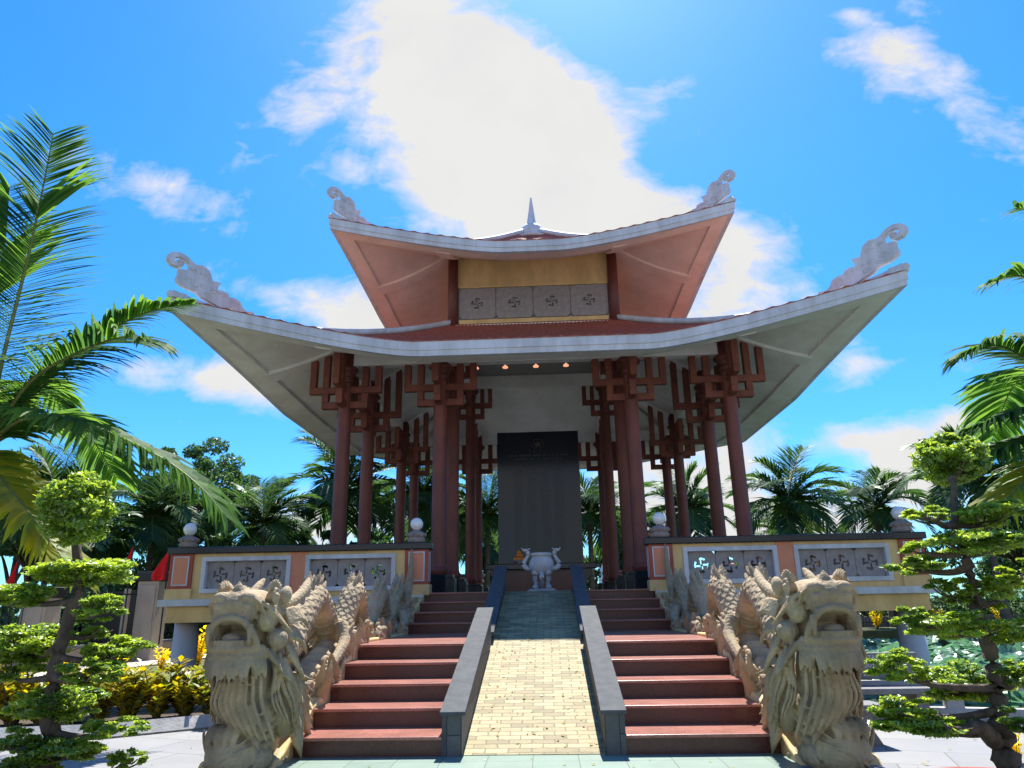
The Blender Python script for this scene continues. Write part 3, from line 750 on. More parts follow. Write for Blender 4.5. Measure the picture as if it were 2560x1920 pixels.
for sx in (-1, 1):
    w_ = empty('side_wall', (0, 0, 0)); w_.parent = rmp
    xa, xb = sorted((sx*.645, sx*.828))
    def seg(pts, xa, xb, name, m, par, dz=0, bev=None):
        mb = MB(); mb.prism([(y, z) for y, z in pts], lambda u, v, w: (xa+w, u, v), xb-xa)
        mb.v = [tuple(Vector(p)-rmp.location) for p in mb.v]; o = fixn(mb.build(name, m, par))
        if bev: bevel(o, bev)
        return o
    bpy.data.objects.remove(w_)
    w1 = seg([(7.02, -.05), (7.02, .352), (10.55, 1.222), (10.55, .3)], xa, xb, 'side_wall', 'slatewall', rmp)
    xc0, xc1 = sorted((sx*.612, sx*.845))
    seg([(6.985, .345), (6.985, .378), (7.10, .402), (10.60, 1.268), (10.60, 1.232), (7.09, .368)], xc0, xc1, 'coping', 'slate', w1, bev=.004)
    w2 = seg([(10.56, .3), (10.56, .90), (14.3, 1.98), (14.6, 1.98), (14.6, 1.545), (14.15, 1.545), (14.1, .8)], xa+.012, xb-.012, 'side_wall', 'slatewall', rmp)
    seg([(10.61, .88), (10.61, .935), (14.28, 2.02), (14.66, 2.02), (14.66, 1.985), (14.28, 1.985)], xc0, xc1, 'coping', 'slate', w2, bev=.004)

# cheek walls under the dragons
for sx, nm in ((-1, 'left'), (1, 'right')):
    pts = [(6.55, -.02), (6.62, .05)]
    for k in range(5):
        y0 = stepY(k); pts += [(y0-.18, k*RI+.10), (y0+.04, (k+1)*RI+.015+.02), (y0+.18, (k+1)*RI+.055)]
    pts += [(9.75, 5*RI+.05), (11.0, 5*RI+.03), (stepY(5)-.25, 5*RI+.03)]
    for k in range(5, 9):
        y0 = stepY(k); pts += [(y0-.10, k*RI+.10), (y0+.12, (k+1)*RI+.03)]
    pts += [(14.05, 1.56), (14.05, -.02)]
    mb = MB(); xa, xb = sorted((sx*2.192, sx*2.86)); mb.prism(pts, lambda u, v, w: (xa+w, u, v), xb-xa)
    o = fixn(mb.build('stair_cheek_wall', 'cream')); bevel(o, .03, 3, 20)
    tag(o, 'cream stepped cheek wall under the %s stone dragon' % nm, 'wall', 'cheek walls beside the steps')

# ---------------------------------------------------------------- stone dragons (modelled once on the left, mirrored to the right)
def bez(pts, n):
    """Catmull-Rom through points"""
    P = [Vector(p) for p in pts]; P = [P[0]*2-P[1]]+P+[P[-1]*2-P[-2]]; o = []
    for i in range(1, len(P)-2):
        for k in range(n):
            t = k/n; a, b, c, d = P[i-1], P[i], P[i+1], P[i+2]
            o.append(.5*((2*b)+(c-a)*t+(2*a-5*b+4*c-d)*t*t+(3*b-a-3*c+d)*t**3))
    o.append(P[-2]); return o
def lerp_list(r, n, m):
    o = []
    for i in range(len(r)-1):
        for k in range(n): o.append(r[i]+(r[i+1]-r[i])*k/n)
    o.append(r[-1]); return o
def dragon_mesh():
    rd = random.Random(11); mb = MB(); hx = -2.39
    def flame(p0, d, L, w, curl=.3, n=6, th=.5, side=(1, 0, 0)):
        """a curling tongue of stone"""
        p0 = Vector(p0); d = Vector(d).normalized(); sd = Vector(side); pts = []; rr = []
        for k in range(7):
            t = k/6; pts.append(p0+d*L*t+sd*curl*L*math.sin(t*2.6)*t*.6); rr.append(w*(1-t**1.6)*(.75+.5*math.sin(min(1, t*2)*pi*.5))+.004)
        mb.tube(pts, rr, n, th)
    # body
    sp = [(hx, 6.62, 1.12), (-2.46, 7.0, .98), (-2.47, 7.4, .95), (-2.49, 7.82, 1.20), (-2.51, 8.32, 1.40), (-2.54, 8.80, 1.24), (-2.53, 9.12, .98), (-2.52, 9.5, 1.04), (-2.50, 9.95, 1.46), (-2.52, 10.3, 1.42), (-2.55, 10.62, 1.12), (-2.54, 10.95, 1.02), (-2.51, 11.3, 1.28), (-2.50, 11.65, 1.50), (-2.53, 12.0, 1.30), (-2.54, 12.35, 1.12), (-2.5, 12.75, 1.45), (-2.5, 13.1, 1.60), (-2.52, 13.4, 1.42), (-2.48, 13.7, 1.50), (-2.45, 13.88, 1.8), (-2.44, 13.95, 2.1), (-2.44, 13.98, 2.36)]
    rr = [.19, .2, .19, .175, .172, .165, .16, .155, .155, .15, .145, .14, .14, .135, .13, .125, .12, .115, .11, .10, .07, .045, .012]
    rr = [v*.9 for v in rr]; c = bez(sp, 10); r_ = lerp_list(rr, 10, 0)
    fine = bez(sp, 44); rf = lerp_list(rr, 44, 0); NS = 72; vs = []; acc = 0
    for i, p in enumerate(fine):
        t = (fine[min(i+1, len(fine)-1)]-fine[max(i-1, 0)]).normalized(); a = t.cross(Vector((0, 0, 1))).normalized(); b = a.cross(t).normalized()
        if i: acc += (fine[i]-fine[i-1]).length
        Ls = .15*max(.6, rf[i]/.15)
        for k in range(NS):
            th = 2*pi*k/NS; h = 0; nz = (a*math.cos(th)+b*math.sin(th)).z
            for ly in (0, 1):
                u = ((th/(2*pi)*9+.5*ly) % 1)*2-1; v = (-acc/.145+.5*ly) % 1; lim = 1-.42*u*u
                if v < lim: h = max(h, v/lim)
            if 0 < acc and nz > -.5: rad = rf[i]+(h*.026-.010)*min(1, rf[i]/.1)
            else: rad = rf[i]
            vs.append(p+(a*math.cos(th)+b*math.sin(th))*rad)
    m = len(fine)
    mb.add(vs, [(i*NS+k, i*NS+(k+1) % NS, (i+1)*NS+(k+1) % NS, (i+1)*NS+k) for i in range(m-1) for k in range(NS)]+[tuple(range(NS-1, -1, -1)), tuple((m-1)*NS+k for k in range(NS))])
    # belly bands
    for i in range(16, len(c)-40, 3):
        t = (c[i+1]-c[i-1]).normalized(); a = t.cross(Vector((0, 0, 1))).normalized(); b = a.cross(t).normalized()
        pts = [c[i]+(a*math.cos(x)+b*math.sin(x))*r_[i]*.99 for x in [pi*1.12+k*pi*.76/8 for k in range(9)]]; mb.tube(pts, .016, 5)
    # crest fans on each hump
    for (yc_, zt, L) in ((8.18, 1.50, .30), (9.95, 1.56, .27), (11.6, 1.60, .25), (13.0, 1.66, .24), (7.6, 1.2, .16)):
        cand = [p for p in c if abs(p.y-yc_) < .45 and p.z > zt-.35]
        for k, p in enumerate(cand[::3]):
            u = (p.y-yc_)/.45
            for s2 in (-1, 1):
                flame(p+Vector((s2*.018, .02, .10)), (s2*.10, .38+.35*u, 1.-.3*abs(u)), L*.72*(1-.45*abs(u))+.05, .046, s2*.2, 6, .6)
    # limbs, clouds and flames filling the band under the body
    def base_z(y):
        if y < 9.2: return max(0, (y-7.0)/TR*RI+.1)
        return .86 if y < 12.3 else .86+(y-12.3)/TR*RI
    y = 7.25
    while y < 13.6:
        bz = base_z(y); top = .42 if y < 9 else .34
        for sx_ in (-.20, .16):
            for q in range(2):
                yy_ = y+rd.uniform(-.09, .09); x_ = -2.5+sx_+rd.uniform(-.03, .03)+(.08 if sx_ > 0 else -.05)
                L = rd.uniform(.16, .56)*(1 if y < 9.3 else .7)
                flame((x_, yy_, bz-.04), (rd.uniform(-.3, .3), rd.uniform(-.75, .1), 1), L, rd.uniform(.045, .075), rd.uniform(-.4, .4), 8, .6)
            if rd.random() < .6:
                # curled cloud
                cx_, cy_, cz_ = -2.5+sx_*1.25, y+rd.uniform(-.1, .1), bz+rd.uniform(.06, .22); R0 = rd.uniform(.06, .095); pts = []; rr_ = []
                for k in range(18):
                    t = k/17; th = t*8.2+rd.uniform(-.02, .02); q_ = R0*(1-.8*t); pts.append((cx_+.02*math.sin(th), cy_+q_*math.cos(th), cz_+q_*math.sin(th))); rr_.append(.034*(1-.5*t))
                mb.tube(pts, rr_, 7)
        mb.ell((-2.5, y, bz+.05), (.19, .16, .18 if y < 9.3 else .12), 10, 7); y += .21
    for k in range(26):
        yy_ = 7.3+k*.15; bz = base_z(yy_); cx_ = -2.5+.16; cz_ = bz+.10+.10*math.sin(k*1.9); R0 = .085 if k % 3 else .11; pts = []; rr_ = []
        if yy_ > 9.4: R0 *= .75
        for j in range(20):
            t = j/19; th = t*8.6+k; q_ = R0*(1-.82*t); pts.append((cx_+.03*t, yy_+q_*math.cos(th), cz_+q_*math.sin(th))); rr_.append(.026*(1-.4*t))
        mb.tube(pts, rr_, 6)
    # two clawed limbs on the steps side
    for (ya, za, yb_, zb_) in ((8.9, 1.1, 8.25, .66), (11.0, 1.1, 10.45, .98), (12.6, 1.2, 12.2, 1.0)):
        for sx_ in (-1, 1):
            x_ = -2.5+sx_*.17; c2_ = bez([(x_, ya, za), (x_+sx_*.08, ya-.12, za-.16), (x_+sx_*.10, (ya+yb_)/2, (za+zb_)/2-.05), (x_+sx_*.08, yb_, zb_)], 5)
            mb.tube(c2_, [.085-.035*k/15 for k in range(16)], 9)
            for k in range(4): flame((x_+sx_*.08, yb_, zb_+.01), (-.3+.22*k, -.8+.3*k, -.35), .17, .03, .1, 6, .9)
            for k in range(5): flame((x_+sx_*.08, ya-.1, za-.1), (sx_*.3, .6, .6-.3*k), .22, .03, .1)
    # trunk of stone under the head
    mb.ell((-2.45, 6.84, .52), (.22, .29, .62), 18, 12); mb.ell((-2.44, 6.60, .38), (.22, .22, .42), 16, 10); mb.ell((-2.50, 7.12, .32), (.24, .40, .42), 16, 10)
    for k in range(9):      # breast plates
        z = .16+k*.065; w = .19-.010*abs(k-3)
        pts = [(hx+w*math.sin(x), 6.62-.24*math.cos(x)*(1-.05*abs(k-3)), z-.03*math.cos(x)) for x in [(-1.25+2.5*i/10) for i in range(11)]]; mb.tube(pts, .026, 6)
    # shoulders with curls
    for sx_ in (-1, 1):
        mb.ell((hx+sx_*.21, 6.72, .48), (.11, .2, .26), 12, 8)
        for k in range(8):
            flame((hx+sx_*.24, 6.74+.05*k, .74-.055*k), (sx_*.35, .75, -.2-.12*k), .36, .038, -.25*sx_, 7, .7)
        for k in range(7):
            flame((hx+sx_*.24, 6.85, .25+.05*k), (sx_*.15, .45, -.9), .30, .035, .2*sx_, 7, .7)
    # ----- head
    mb.ell((hx, 6.36, 1.22), (.235, .30, .19), 20, 14)          # skull
    for (cx_, cy_, cz_, ra, rb_, rc) in ((hx, 6.08, 1.285, .19, .22, .125), (hx, 5.985, 1.26, .175, .11, .135), (hx-.07, 5.97, 1.25, .11, .09, .13), (hx+.07, 5.97, 1.25, .11, .09, .13)): mb.ell((cx_, cy_, cz_), (ra, rb_, rc), 18, 12)
    mb.box(hx-.155, hx+.155, 5.90, 6.15, 1.17, 1.33)
    for k in range(9):
        for s2 in (-1, 1): flame((hx+s2*(.165+.004*k), 5.93+.022*k, 1.33-.022*k), (s2*.9, .3, -.75), .085, .016, .1, 5, .7)
    for s2 in (-1, 1):
        mb.ell((hx+s2*.105, 5.95, 1.335), (.075, .075, .05), 12, 8); mb.ell((hx+s2*.11, 5.90, 1.27), (.045, .03, .03), 8, 6)
        mb.ell((hx+s2*.19, 6.18, 1.16), (.07, .16, .10), 12, 8)
        # the upper lip arches over the open mouth and hangs down to the jaw corner
        mb.tube(bez([(hx-s2*.01, 5.885, 1.185), (hx+s2*.09, 5.89, 1.165), (hx+s2*.155, 5.915, 1.10), (hx+s2*.19, 5.96, 1.01), (hx+s2*.195, 6.02, .93)], 4), .030, 8)
        mb.tube(bez([(hx+s2*.165, 5.90, 1.13), (hx+s2*.17, 5.885, 1.06), (hx+s2*.165, 5.90, .965)], 4), [.028]*4+[.022]*2+[.015]*2+[.006], 7)    # fang
        pass
        mb.ell((hx+s2*.25, 6.28, 1.0), (.09, .12, .09), 14, 10)    # jowl
        mb.tube(bez([(hx+s2*.20, 6.02, 1.29), (hx+s2*.235, 6.12, 1.25), (hx+s2*.27, 6.25, 1.17), (hx+s2*.30, 6.36, 1.08)], 5), .024, 7)   # cheek ridge
        for k in range(8):
            u = k/7; flame((hx+s2*(.215+.07*u), 6.06+.26*u, 1.27-.16*u), (s2*.35, .55, -.45), .13, .016, .1, 5, .8)
        # eye in a deep ring under a feathered brow
        mb.ell((hx+s2*.215, 6.20, 1.345), (.055, .06, .055), 12, 9); mb.ell((hx+s2*.262, 6.185, 1.345), (.022, .026, .026), 8, 6)
        mb.tube([(hx+s2*.245, 6.20+.062*math.cos(x), 1.345+.062*math.sin(x)) for x in [2*pi*k/12 for k in range(13)]], .014, 5)
        for k in range(7):
            u = k/6; flame((hx+s2*.20, 6.11+.2*u, 1.385+.03*math.sin(u*pi)), (s2*.25, .5*u-.05, .8), .085, .024, .2, 6, .8)
        # ear and horn
        mb.ell((hx+s2*.235, 6.46, 1.36), (.05, .10, .075), 10, 8, Matrix.Rotation(.5, 3, 'X'))
        mb.tube(bez([(hx+s2*.15, 6.42, 1.28), (hx+s2*.20, 6.62, 1.29), (hx+s2*.235, 6.82, 1.36), (hx+s2*.235, 7.02, 1.49), (hx+s2*.22, 7.10, 1.56)], 5), [.062, .062, .061, .06, .059, .058, .056, .054, .053, .052, .05, .048, .045, .043, .041, .038, .035, .03, .026, .02, .012], 10)
        # mane: combed locks sweeping back in bundles
        for j in range(5):
            for k in range(5):
                z = 1.20-.11*j; 
                p0 = Vector((hx+s2*(.23+.012*k), 6.45+.02*j, z-.022*k))
                pts = [p0+Vector((s2*(.05*math.sin(t*pi)+.05*t), (.40-.03*j)*t, (.05-.06*j)*math.sin(t*pi*.9)-(.05+.05*j)*t+.05*math.sin(t*6.)*.5)) for t in [i/8 for i in range(9)]]
                mb.tube(pts, [.026*(1-.75*(i/8)**2) for i in range(9)], 6)
        # wavy locks hanging down the neck outside the beard
        for k in range(7):
            x0_ = hx+s2*(.215+.012*k); y0_ = 6.22+.075*k; z0_ = .93-.03*k; L_ = .50+.04*(k % 3)
            pts = [(x0_+s2*(.02+.05*t+.018*math.sin(t*7+k)), y0_+.16*t*t+.03*math.sin(t*6+k), z0_-L_*t) for t in [i/9 for i in range(10)]]
            mb.tube(pts, [.027*(1-.8*(i/9)**2) for i in range(10)], 6)
        # beard bristles behind the jaw
        for k in range(7):
            flame((hx+s2*(.22+.01*k), 6.10+.05*k, .93-.015*k), (s2*.55, .5, -.5-.1*k), .20, .024, -.1*s2, 6, .8)
    flame((hx, 5.99, 1.34), (0, .12, 1), .13, .055, 0, 8, .9)
    for k in range(6): mb.ell((hx, 6.10+.09*k, 1.395-.012*k), (.035, .055, .045), 8, 6)
    # throat, tongue, lower jaw and teeth
    mb.ell((hx, 6.36, 1.04), (.20, .17, .17), 14, 10); mb.ell((hx, 6.06, 1.005), (.105, .15, .042), 14, 8); mb.ell((hx, 5.96, 1.02), (.085, .06, .045), 12, 8)
    mb.ell((hx, 6.12, .915), (.205, .25, .052), 18, 8)
    jaw = [(hx+.205*math.sin(x), 6.12-.245*math.cos(x)) for x in [(-1.5+3*i/16) for i in range(17)]]
    mb.tube([(x, y, .945) for x, y in jaw], .026, 7); mb.tube([(x, y+.015, .895) for x, y in jaw], .030, 7)
    for i in range(2, 15):
        x, y = jaw[i]; mb.box(x-.012, x+.012, y-.014, y+.02, .955, 1.012)
    for i in range(0, 17):      # short tufts fringing the jaw
        x, y = jaw[i]; dx = (x-hx)*1.2; flame((x, y+.01, .885), (dx*1.5, -.35 if 3 < i < 13 else .3, -1), .125+.02*(i % 2), .028, .1*(1 if i % 2 else -1), 6, .8)
    # long combed beard
    mb.ell((hx+.01, 6.36, .66), (.20, .29, .36), 14, 10); mb.ell((hx+.05, 6.34, .48), (.18, .22, .2), 14, 10)
    for k in range(9):
        u = -1+2*k/8; x0_ = hx+u*.175
        pts = bez([(x0_, 6.05+.10*u*u, .87), (x0_+.018, 6.04+.10*u*u, .74), (x0_-.004+.03*u, 6.07+.1*u*u, .58), (x0_+.05+.04*u, 6.12+.1*u*u, .43-.05*u), (x0_+.10+.03*u, 6.17+.1*u*u, .33-.08*u)], 4)
        mb.tube(pts, [.020]*10+[.022, .021, .02, .018, .015, .012, .005], 6)
    # fore paw resting on a ball
    mb.ell((-2.46, 6.30, .165), (.20, .20, .185), 20, 14)
    for k in range(3): mb.tube([(-2.46+.2*math.cos(x)*math.cos(.5*k), 6.30-.202*math.sin(x), .165+.18*math.cos(x)*math.sin(.5*k+.4)) for x in [.1+i*2.9/14 for i in range(15)]], .010, 5)
    mb.tube(bez([(-2.54, 6.72, .55), (-2.56, 6.52, .48), (-2.52, 6.40, .40), (-2.48, 6.28, .345)], 5), [.11-.045*k/15 for k in range(16)], 10)
    for k in range(4):
        x0_ = -2.58+.068*k
        mb.tube(bez([(x0_+.02, 6.34, .355), (x0_, 6.22, .375), (x0_-.006, 6.15, .31), (x0_-.004, 6.125, .24)], 4), [.034]*5+[.037]*3+[.032, .028, .02, .012, .006], 8)
    flame((-2.33, 6.32, .34), (.5, -.4, -.5), .2, .036, .1, 8, .8)
    # other paw and rocks at the foot
    mb.ell((-2.36, 6.50, .10), (.16, .24, .13), 14, 8)
    for k in range(4): flame((-2.43+.055*k, 6.42, .16), (.06, -.75, -.42), .20, .034, .1, 7, .9)
    for k in range(7): flame((-2.30, 6.55+.09*k, .0), (.05, -.1, 1), .26+.02*k, .05, -.2, 7, .7)
    for k in range(7): flame((-2.72-.01*k, 6.62+.12*k, .0), (-.25, -.1, 1), .34, .05, -.3, 7, .7)
    mb.ell((-2.5, 6.85, .03), (.32, .55, .13), 14, 8); mb.ell((-2.58, 8.2, .22), (.17, .9, .16), 12, 8)
    mb.v = [(x, y, z+.055*min(1, max(0, (z-.80)/.12))*max(0, min(1, (7.3-y)/.5))) for x, y, z in mb.v]
    me = bpy.data.meshes.new('raw'); me.from_pydata(mb.v, [], mb.f); o = bpy.data.objects.new('raw', me); COL.objects.link(o); fixn(o)
    md = o.modifiers.new('r', 'REMESH'); md.mode = 'VOXEL'; md.voxel_size = .0095; md.use_smooth_shade = True
    dg = bpy.context.evaluated_depsgraph_get(); res = bpy.data.meshes.new_from_object(o.evaluated_get(dg)); bpy.data.objects.remove(o)
    res.name = 'dragon_statue'; res.transform(Matrix.Translation((2.5, -6.5, 0))); res.materials.clear(); res.materials.append(M['dragon'])
    res.polygons.foreach_set('use_smooth', [True]*len(res.polygons)); res.update()
    return res
dm = dragon_mesh()
d1 = bpy.data.objects.new('dragon_statue', dm); COL.objects.link(d1); d1.location = (-2.5, 6.5, 0)
tag(d1, 'carved stone dragon lying along the left side of the steps, open mouth facing the viewer', 'dragon statue', 'stone dragons flanking the steps')
d2 = d1.copy(); COL.objects.link(d2); d2.location = (2.5, 6.5, 0); d2.scale = (-1, 1, 1)
tag(d2, 'carved stone dragon lying along the right side of the steps, open mouth facing the viewer', 'dragon statue', 'stone dragons flanking the steps')

# ---------------------------------------------------------------- inside the pavilion
YS_ = 21.4
stl = empty('stele', (0, YS_, 1.54), 'tall polished black granite memorial slab standing at the centre of the pavilion', 'stele')
SW = 1.24
part(MB().box(-SW, SW, YS_-.17, YS_+.17, 2.40, 6.36), 'slab', 'stele', stl, bev=.015)
# carved emblem and engraved, illegible rows on the slab front
yf = YS_-.172; mb = MB()
ang = [pi/2+k*pi/5 for k in range(10)]
mb.prism([((.13 if k % 2 == 0 else .055)*math.cos(a_), (.13 if k % 2 == 0 else .055)*math.sin(a_)) for k, a_ in enumerate(ang)], lambda u, v, w: (u, yf-w, 5.96+v), .012)
mb.tube([(.17*math.cos(a_*pi/12), yf-.006, 5.96+.17*math.sin(a_*pi/12)) for a_ in range(25)], .012, 5)
for s in (-1, 1): mb.tube(bez([(s*.03, yf-.006, 5.76), (s*.16, yf-.006, 5.74), (s*.27, yf-.006, 5.80)], 5), [.03-.0025*k for k in range(11)], 6)
part(mb, 'emblem', 'gold', stl)
mb = MB(); rr_ = random.Random(5)
for (z, x0, x1, h) in ((5.60, -.86, .86, .045), (5.49, -.72, .72, .045)):
    x = x0
    while x < x1:
        w = rr_.uniform(.03, .05); mb.box(x, x+w, yf-.004, yf+.02, z, z+h); x += w+(.015 if rr_.random() < .8 else .07)
for cxx in (-.62, -.22, .18, .58):
    for k in range(34):
        z = 5.28-k*.075; x = cxx-.14
        while x < cxx+.12+rr_.uniform(0, .05):
            w = rr_.uniform(.012, .03); mb.box(x, x+w, yf-.003, yf+.02, z, z+.026); x += w+.012
part(mb, 'engraved_rows', 'engrave', stl)
mb = MB(); mb.prism([(-1.56, 2.24), (-1.56, 2.40), (1.56, 2.40), (1.56, 2.24)], lambda u, v, w: (u, YS_-.75+w, v), 1.5)
part(mb, 'altar_top', 'granite', stl, bev=.02)
mb = MB(); mb.box(-1.12, 1.12, YS_-.55, YS_+.6, 1.54, 2.24); part(mb, 'altar_body', 'stepred', stl)
for s in (-1, 1):
    mb = MB(); mb.prism([(1.46, 2.24), (1.42, 2.10), (1.30, 1.95), (1.24, 1.75), (1.34, 1.60), (1.38, 1.54), (1.10, 1.54), (1.10, 2.24)], lambda u, v, w: (s*u, YS_-.68+w, v), .22)
    fixn(part(mb, 'scroll_leg', 'granite', stl))

# incense urn
ur = empty('incense_urn', (.055, 15.35, 1.54), 'pale marble incense urn with dragon-head handles at the top of the ramp', 'incense urn')
part(MB().box(-.24, .35, 15.07, 15.63, 1.545, 1.575), 'base_slab', 'urn', ur, bev=.006); part(MB().box(-.20, .31, 15.11, 15.59, 1.576, 1.60), 'base_slab', 'urn', ur, bev=.006)
mb = MB(); mb.lathe([(.06, 1.86), (.16, 1.87), (.225, 1.93), (.262, 2.02), (.262, 2.10), (.235, 2.19), (.205, 2.235), (.20, 2.25), (.225, 2.262), (.228, 2.325), (.20, 2.33), (.18, 2.325), (.17, 2.22), (.05, 2.2)], (.055, 15.35, 0), 40)
part(mb, 'bowl', 'urn', ur, True)
for k in range(4):
    an = pi/4+k*pi/2+.0; c0 = Vector((.055, 15.35, 0)); d = Vector((math.cos(an), math.sin(an), 0))
    mb = MB(); mb.tube(bez([c0+d*.14+Vector((0, 0, 1.98)), c0+d*.20+Vector((0, 0, 1.88)), c0+d*.185+Vector((0, 0, 1.76)), c0+d*.165+Vector((0, 0, 1.68)), c0+d*.205+Vector((0, 0, 1.60))], 5), [.055, .065, .072, .074, .07, .064, .057, .052, .048, .045, .044, .044, .045, .048, .052, .056, .058, .06, .062, .064, .064], 12)
    for s in (-1, 1): mb.ell(c0+d*.20+Vector((-d.y, d.x, 0))*.045*s+Vector((0, 0, 1.79)), .024, 8, 6)
    part(mb, 'leg', 'urn', ur, True)
mb = MB(); mb.ell((.055, 15.12, 1.90), (.045, .03, .035), 12, 8); mb.tube([(.055, 15.13, 1.88), (.055, 15.10, 1.82), (.055, 15.12, 1.72), (.055, 15.14, 1.62)], [.045, .055, .05, .03], 10)
for k in range(4): mb.tube([(.01, 15.10, 1.85-.04*k), (.055, 15.08, 1.845-.04*k), (.10, 15.10, 1.85-.04*k)], .009, 5)
part(mb, 'mask_relief', 'urn', ur, True)
for s in (-1, 1):
    mb = MB(); c0 = Vector((.055, 15.35, 0))
    mb.tube(bez([c0+Vector((s*.23, 0, 2.0)), c0+Vector((s*.33, 0, 2.03)), c0+Vector((s*.37, 0, 2.12)), c0+Vector((s*.31, 0, 2.22)), c0+Vector((s*.27, 0, 2.30)), c0+Vector((s*.30, -.02, 2.37))], 5), [.04, .046, .05, .052, .054, .055, .055, .055, .053, .05, .047, .044, .042, .04, .039, .038, .037, .036, .037, .04, .042, .044, .045, .044, .04, .036], 12)
    mb.ell(c0+Vector((s*.33, -.04, 2.385)), (.065, .04, .035), 12, 8)
    mb.tube([c0+Vector((s*.37, -.04, 2.40)), c0+Vector((s*.41, -.04, 2.43)), c0+Vector((s*.39, -.04, 2.46))], [.018, .012, .004], 6)
    for k in range(3): mb.tube([c0+Vector((s*.30, 0, 2.38+.01*k)), c0+Vector((s*(.24-.01*k), 0, 2.41+.012*k))], [.014, .004], 6)
    part(mb, 'dragon_handle', 'urn', ur, True)
# plate of fruit on the altar
fp = empty('fruit_plate', (-.62, 20.95, 2.40), 'plate piled with orange fruit on the altar in front of the stele', 'fruit plate')
part(MB().lathe([(.05, 2.402), (.06, 2.44), (.20, 2.50), (.21, 2.51), (.05, 2.46)], (-.62, 20.95, 0), 20), 'plate', 'urn', fp, True)
for i, (x, y, z) in enumerate([(-.10, -.05, .14), (0, -.09, .14), (.10, -.04, .14), (.06, .08, .14), (-.06, .08, .14), (-.04, -.02, .24), (.05, 0, .24), (0, .02, .33)]):
    part(MB().ell((-.62+x, 20.95+y, 2.40+z), .062, 12, 8), 'orange', 'fruit', fp, True)
# pendant lamps hanging from the front beam
for (px_, lb_) in ((-1.68, 'lit pendant lamp beside the left bracket, leftmost of the four'), (-.845, 'lit pendant lamp, second of the four from the left'), (.03, 'lit pendant lamp hanging in the middle of the opening'), (.885, 'lit pendant lamp, rightmost of the four')):
    z = 7.745; l_ = empty('pendant_lamp', (px_, 19.12, z), lb_, 'lamp', 'pendant lamps under the roof')
    part(MB().lathe([(.075, z), (.085, z+.02), (.06, z+.05), (.025, z+.075), (.015, z+.09)], (px_, 19.12, 0), 16), 'lamp_shade', 'lamp', l_, True)
    part(MB().tube([(px_, 19.12, z+.08), (px_, 19.12, 8.62)], .007, 6), 'cord', 'lamp', l_)

# ---------------------------------------------------------------- palms
def frond(mbL, mbR, pts, wid, ll, nl, rg, droop=.5, lw=.022, segs=3, dead=0):
    """coconut frond: rib through pts, narrow folded leaflets both sides"""
    c = bez(pts, 7); m = len(c); L = [0]
    for i in range(1, m): L.append(L[-1]+(c[i]-c[i-1]).length)
    mbR.tube(c, [wid*(1-.85*i/(m-1)) for i in range(m)], 5)
    tot = L[-1]
    for k in range(nl):
        u = .10+.90*(k+rg.uniform(-.2, .2))/nl; s = min(max(u, 0), .999)*tot
        i = 0
        while i < m-2 and L[i+1] < s: i += 1
        f = (s-L[i])/max(1e-6, L[i+1]-L[i]); p = c[i].lerp(c[i+1], f); t = (c[i+1]-c[i]).normalized()
        sd = t.cross(Vector((0, 0, 1)))
        if sd.length < .15: sd = t.cross(Vector((.3, 1, 0)))
        sd.normalize(); up = sd.cross(t).normalized()
        ln = ll*(.55+.75*math.sin(min(1, .12+u*1.0)*pi*.78))*(1 if u < .85 else 1-.45*(u-.85)/.15)
        fw = .35+.75*u
        for s2 in (-1, 1):
            if rg.random() < dead: continue
            d = (sd*s2+t*fw*rg.uniform(.85, 1.15)+up*rg.uniform(.05, .35)).normalized(); q = p.copy(); l1 = ln*rg.uniform(.85, 1.1)
            prev = None; dr = droop*rg.uniform(.7, 1.5)
            for g in range(segs+1):
                v = g/segs; w = lw*(1-.0*v)*(math.sin(pi*(.22+.78*v)) if v < 1 else 0)+.0015
                wv = d.cross(Vector((0, 0, 1)))
                if wv.length < .1: wv = sd.copy()
                wv.normalize(); wv = (wv*.8+up*.6*s2).normalized()
                a = q-wv*w; b = q+wv*w
                n0 = len(mbL.v); mbL.v += [tuple(a), tuple(b)]
                if g: mbL.f.append((n0-2, n0-1, n0+1, n0))
                d = (d+Vector((0, 0, -dr*(1.1*v+.15)))/segs*1.6).normalized(); q = q+d*l1/segs
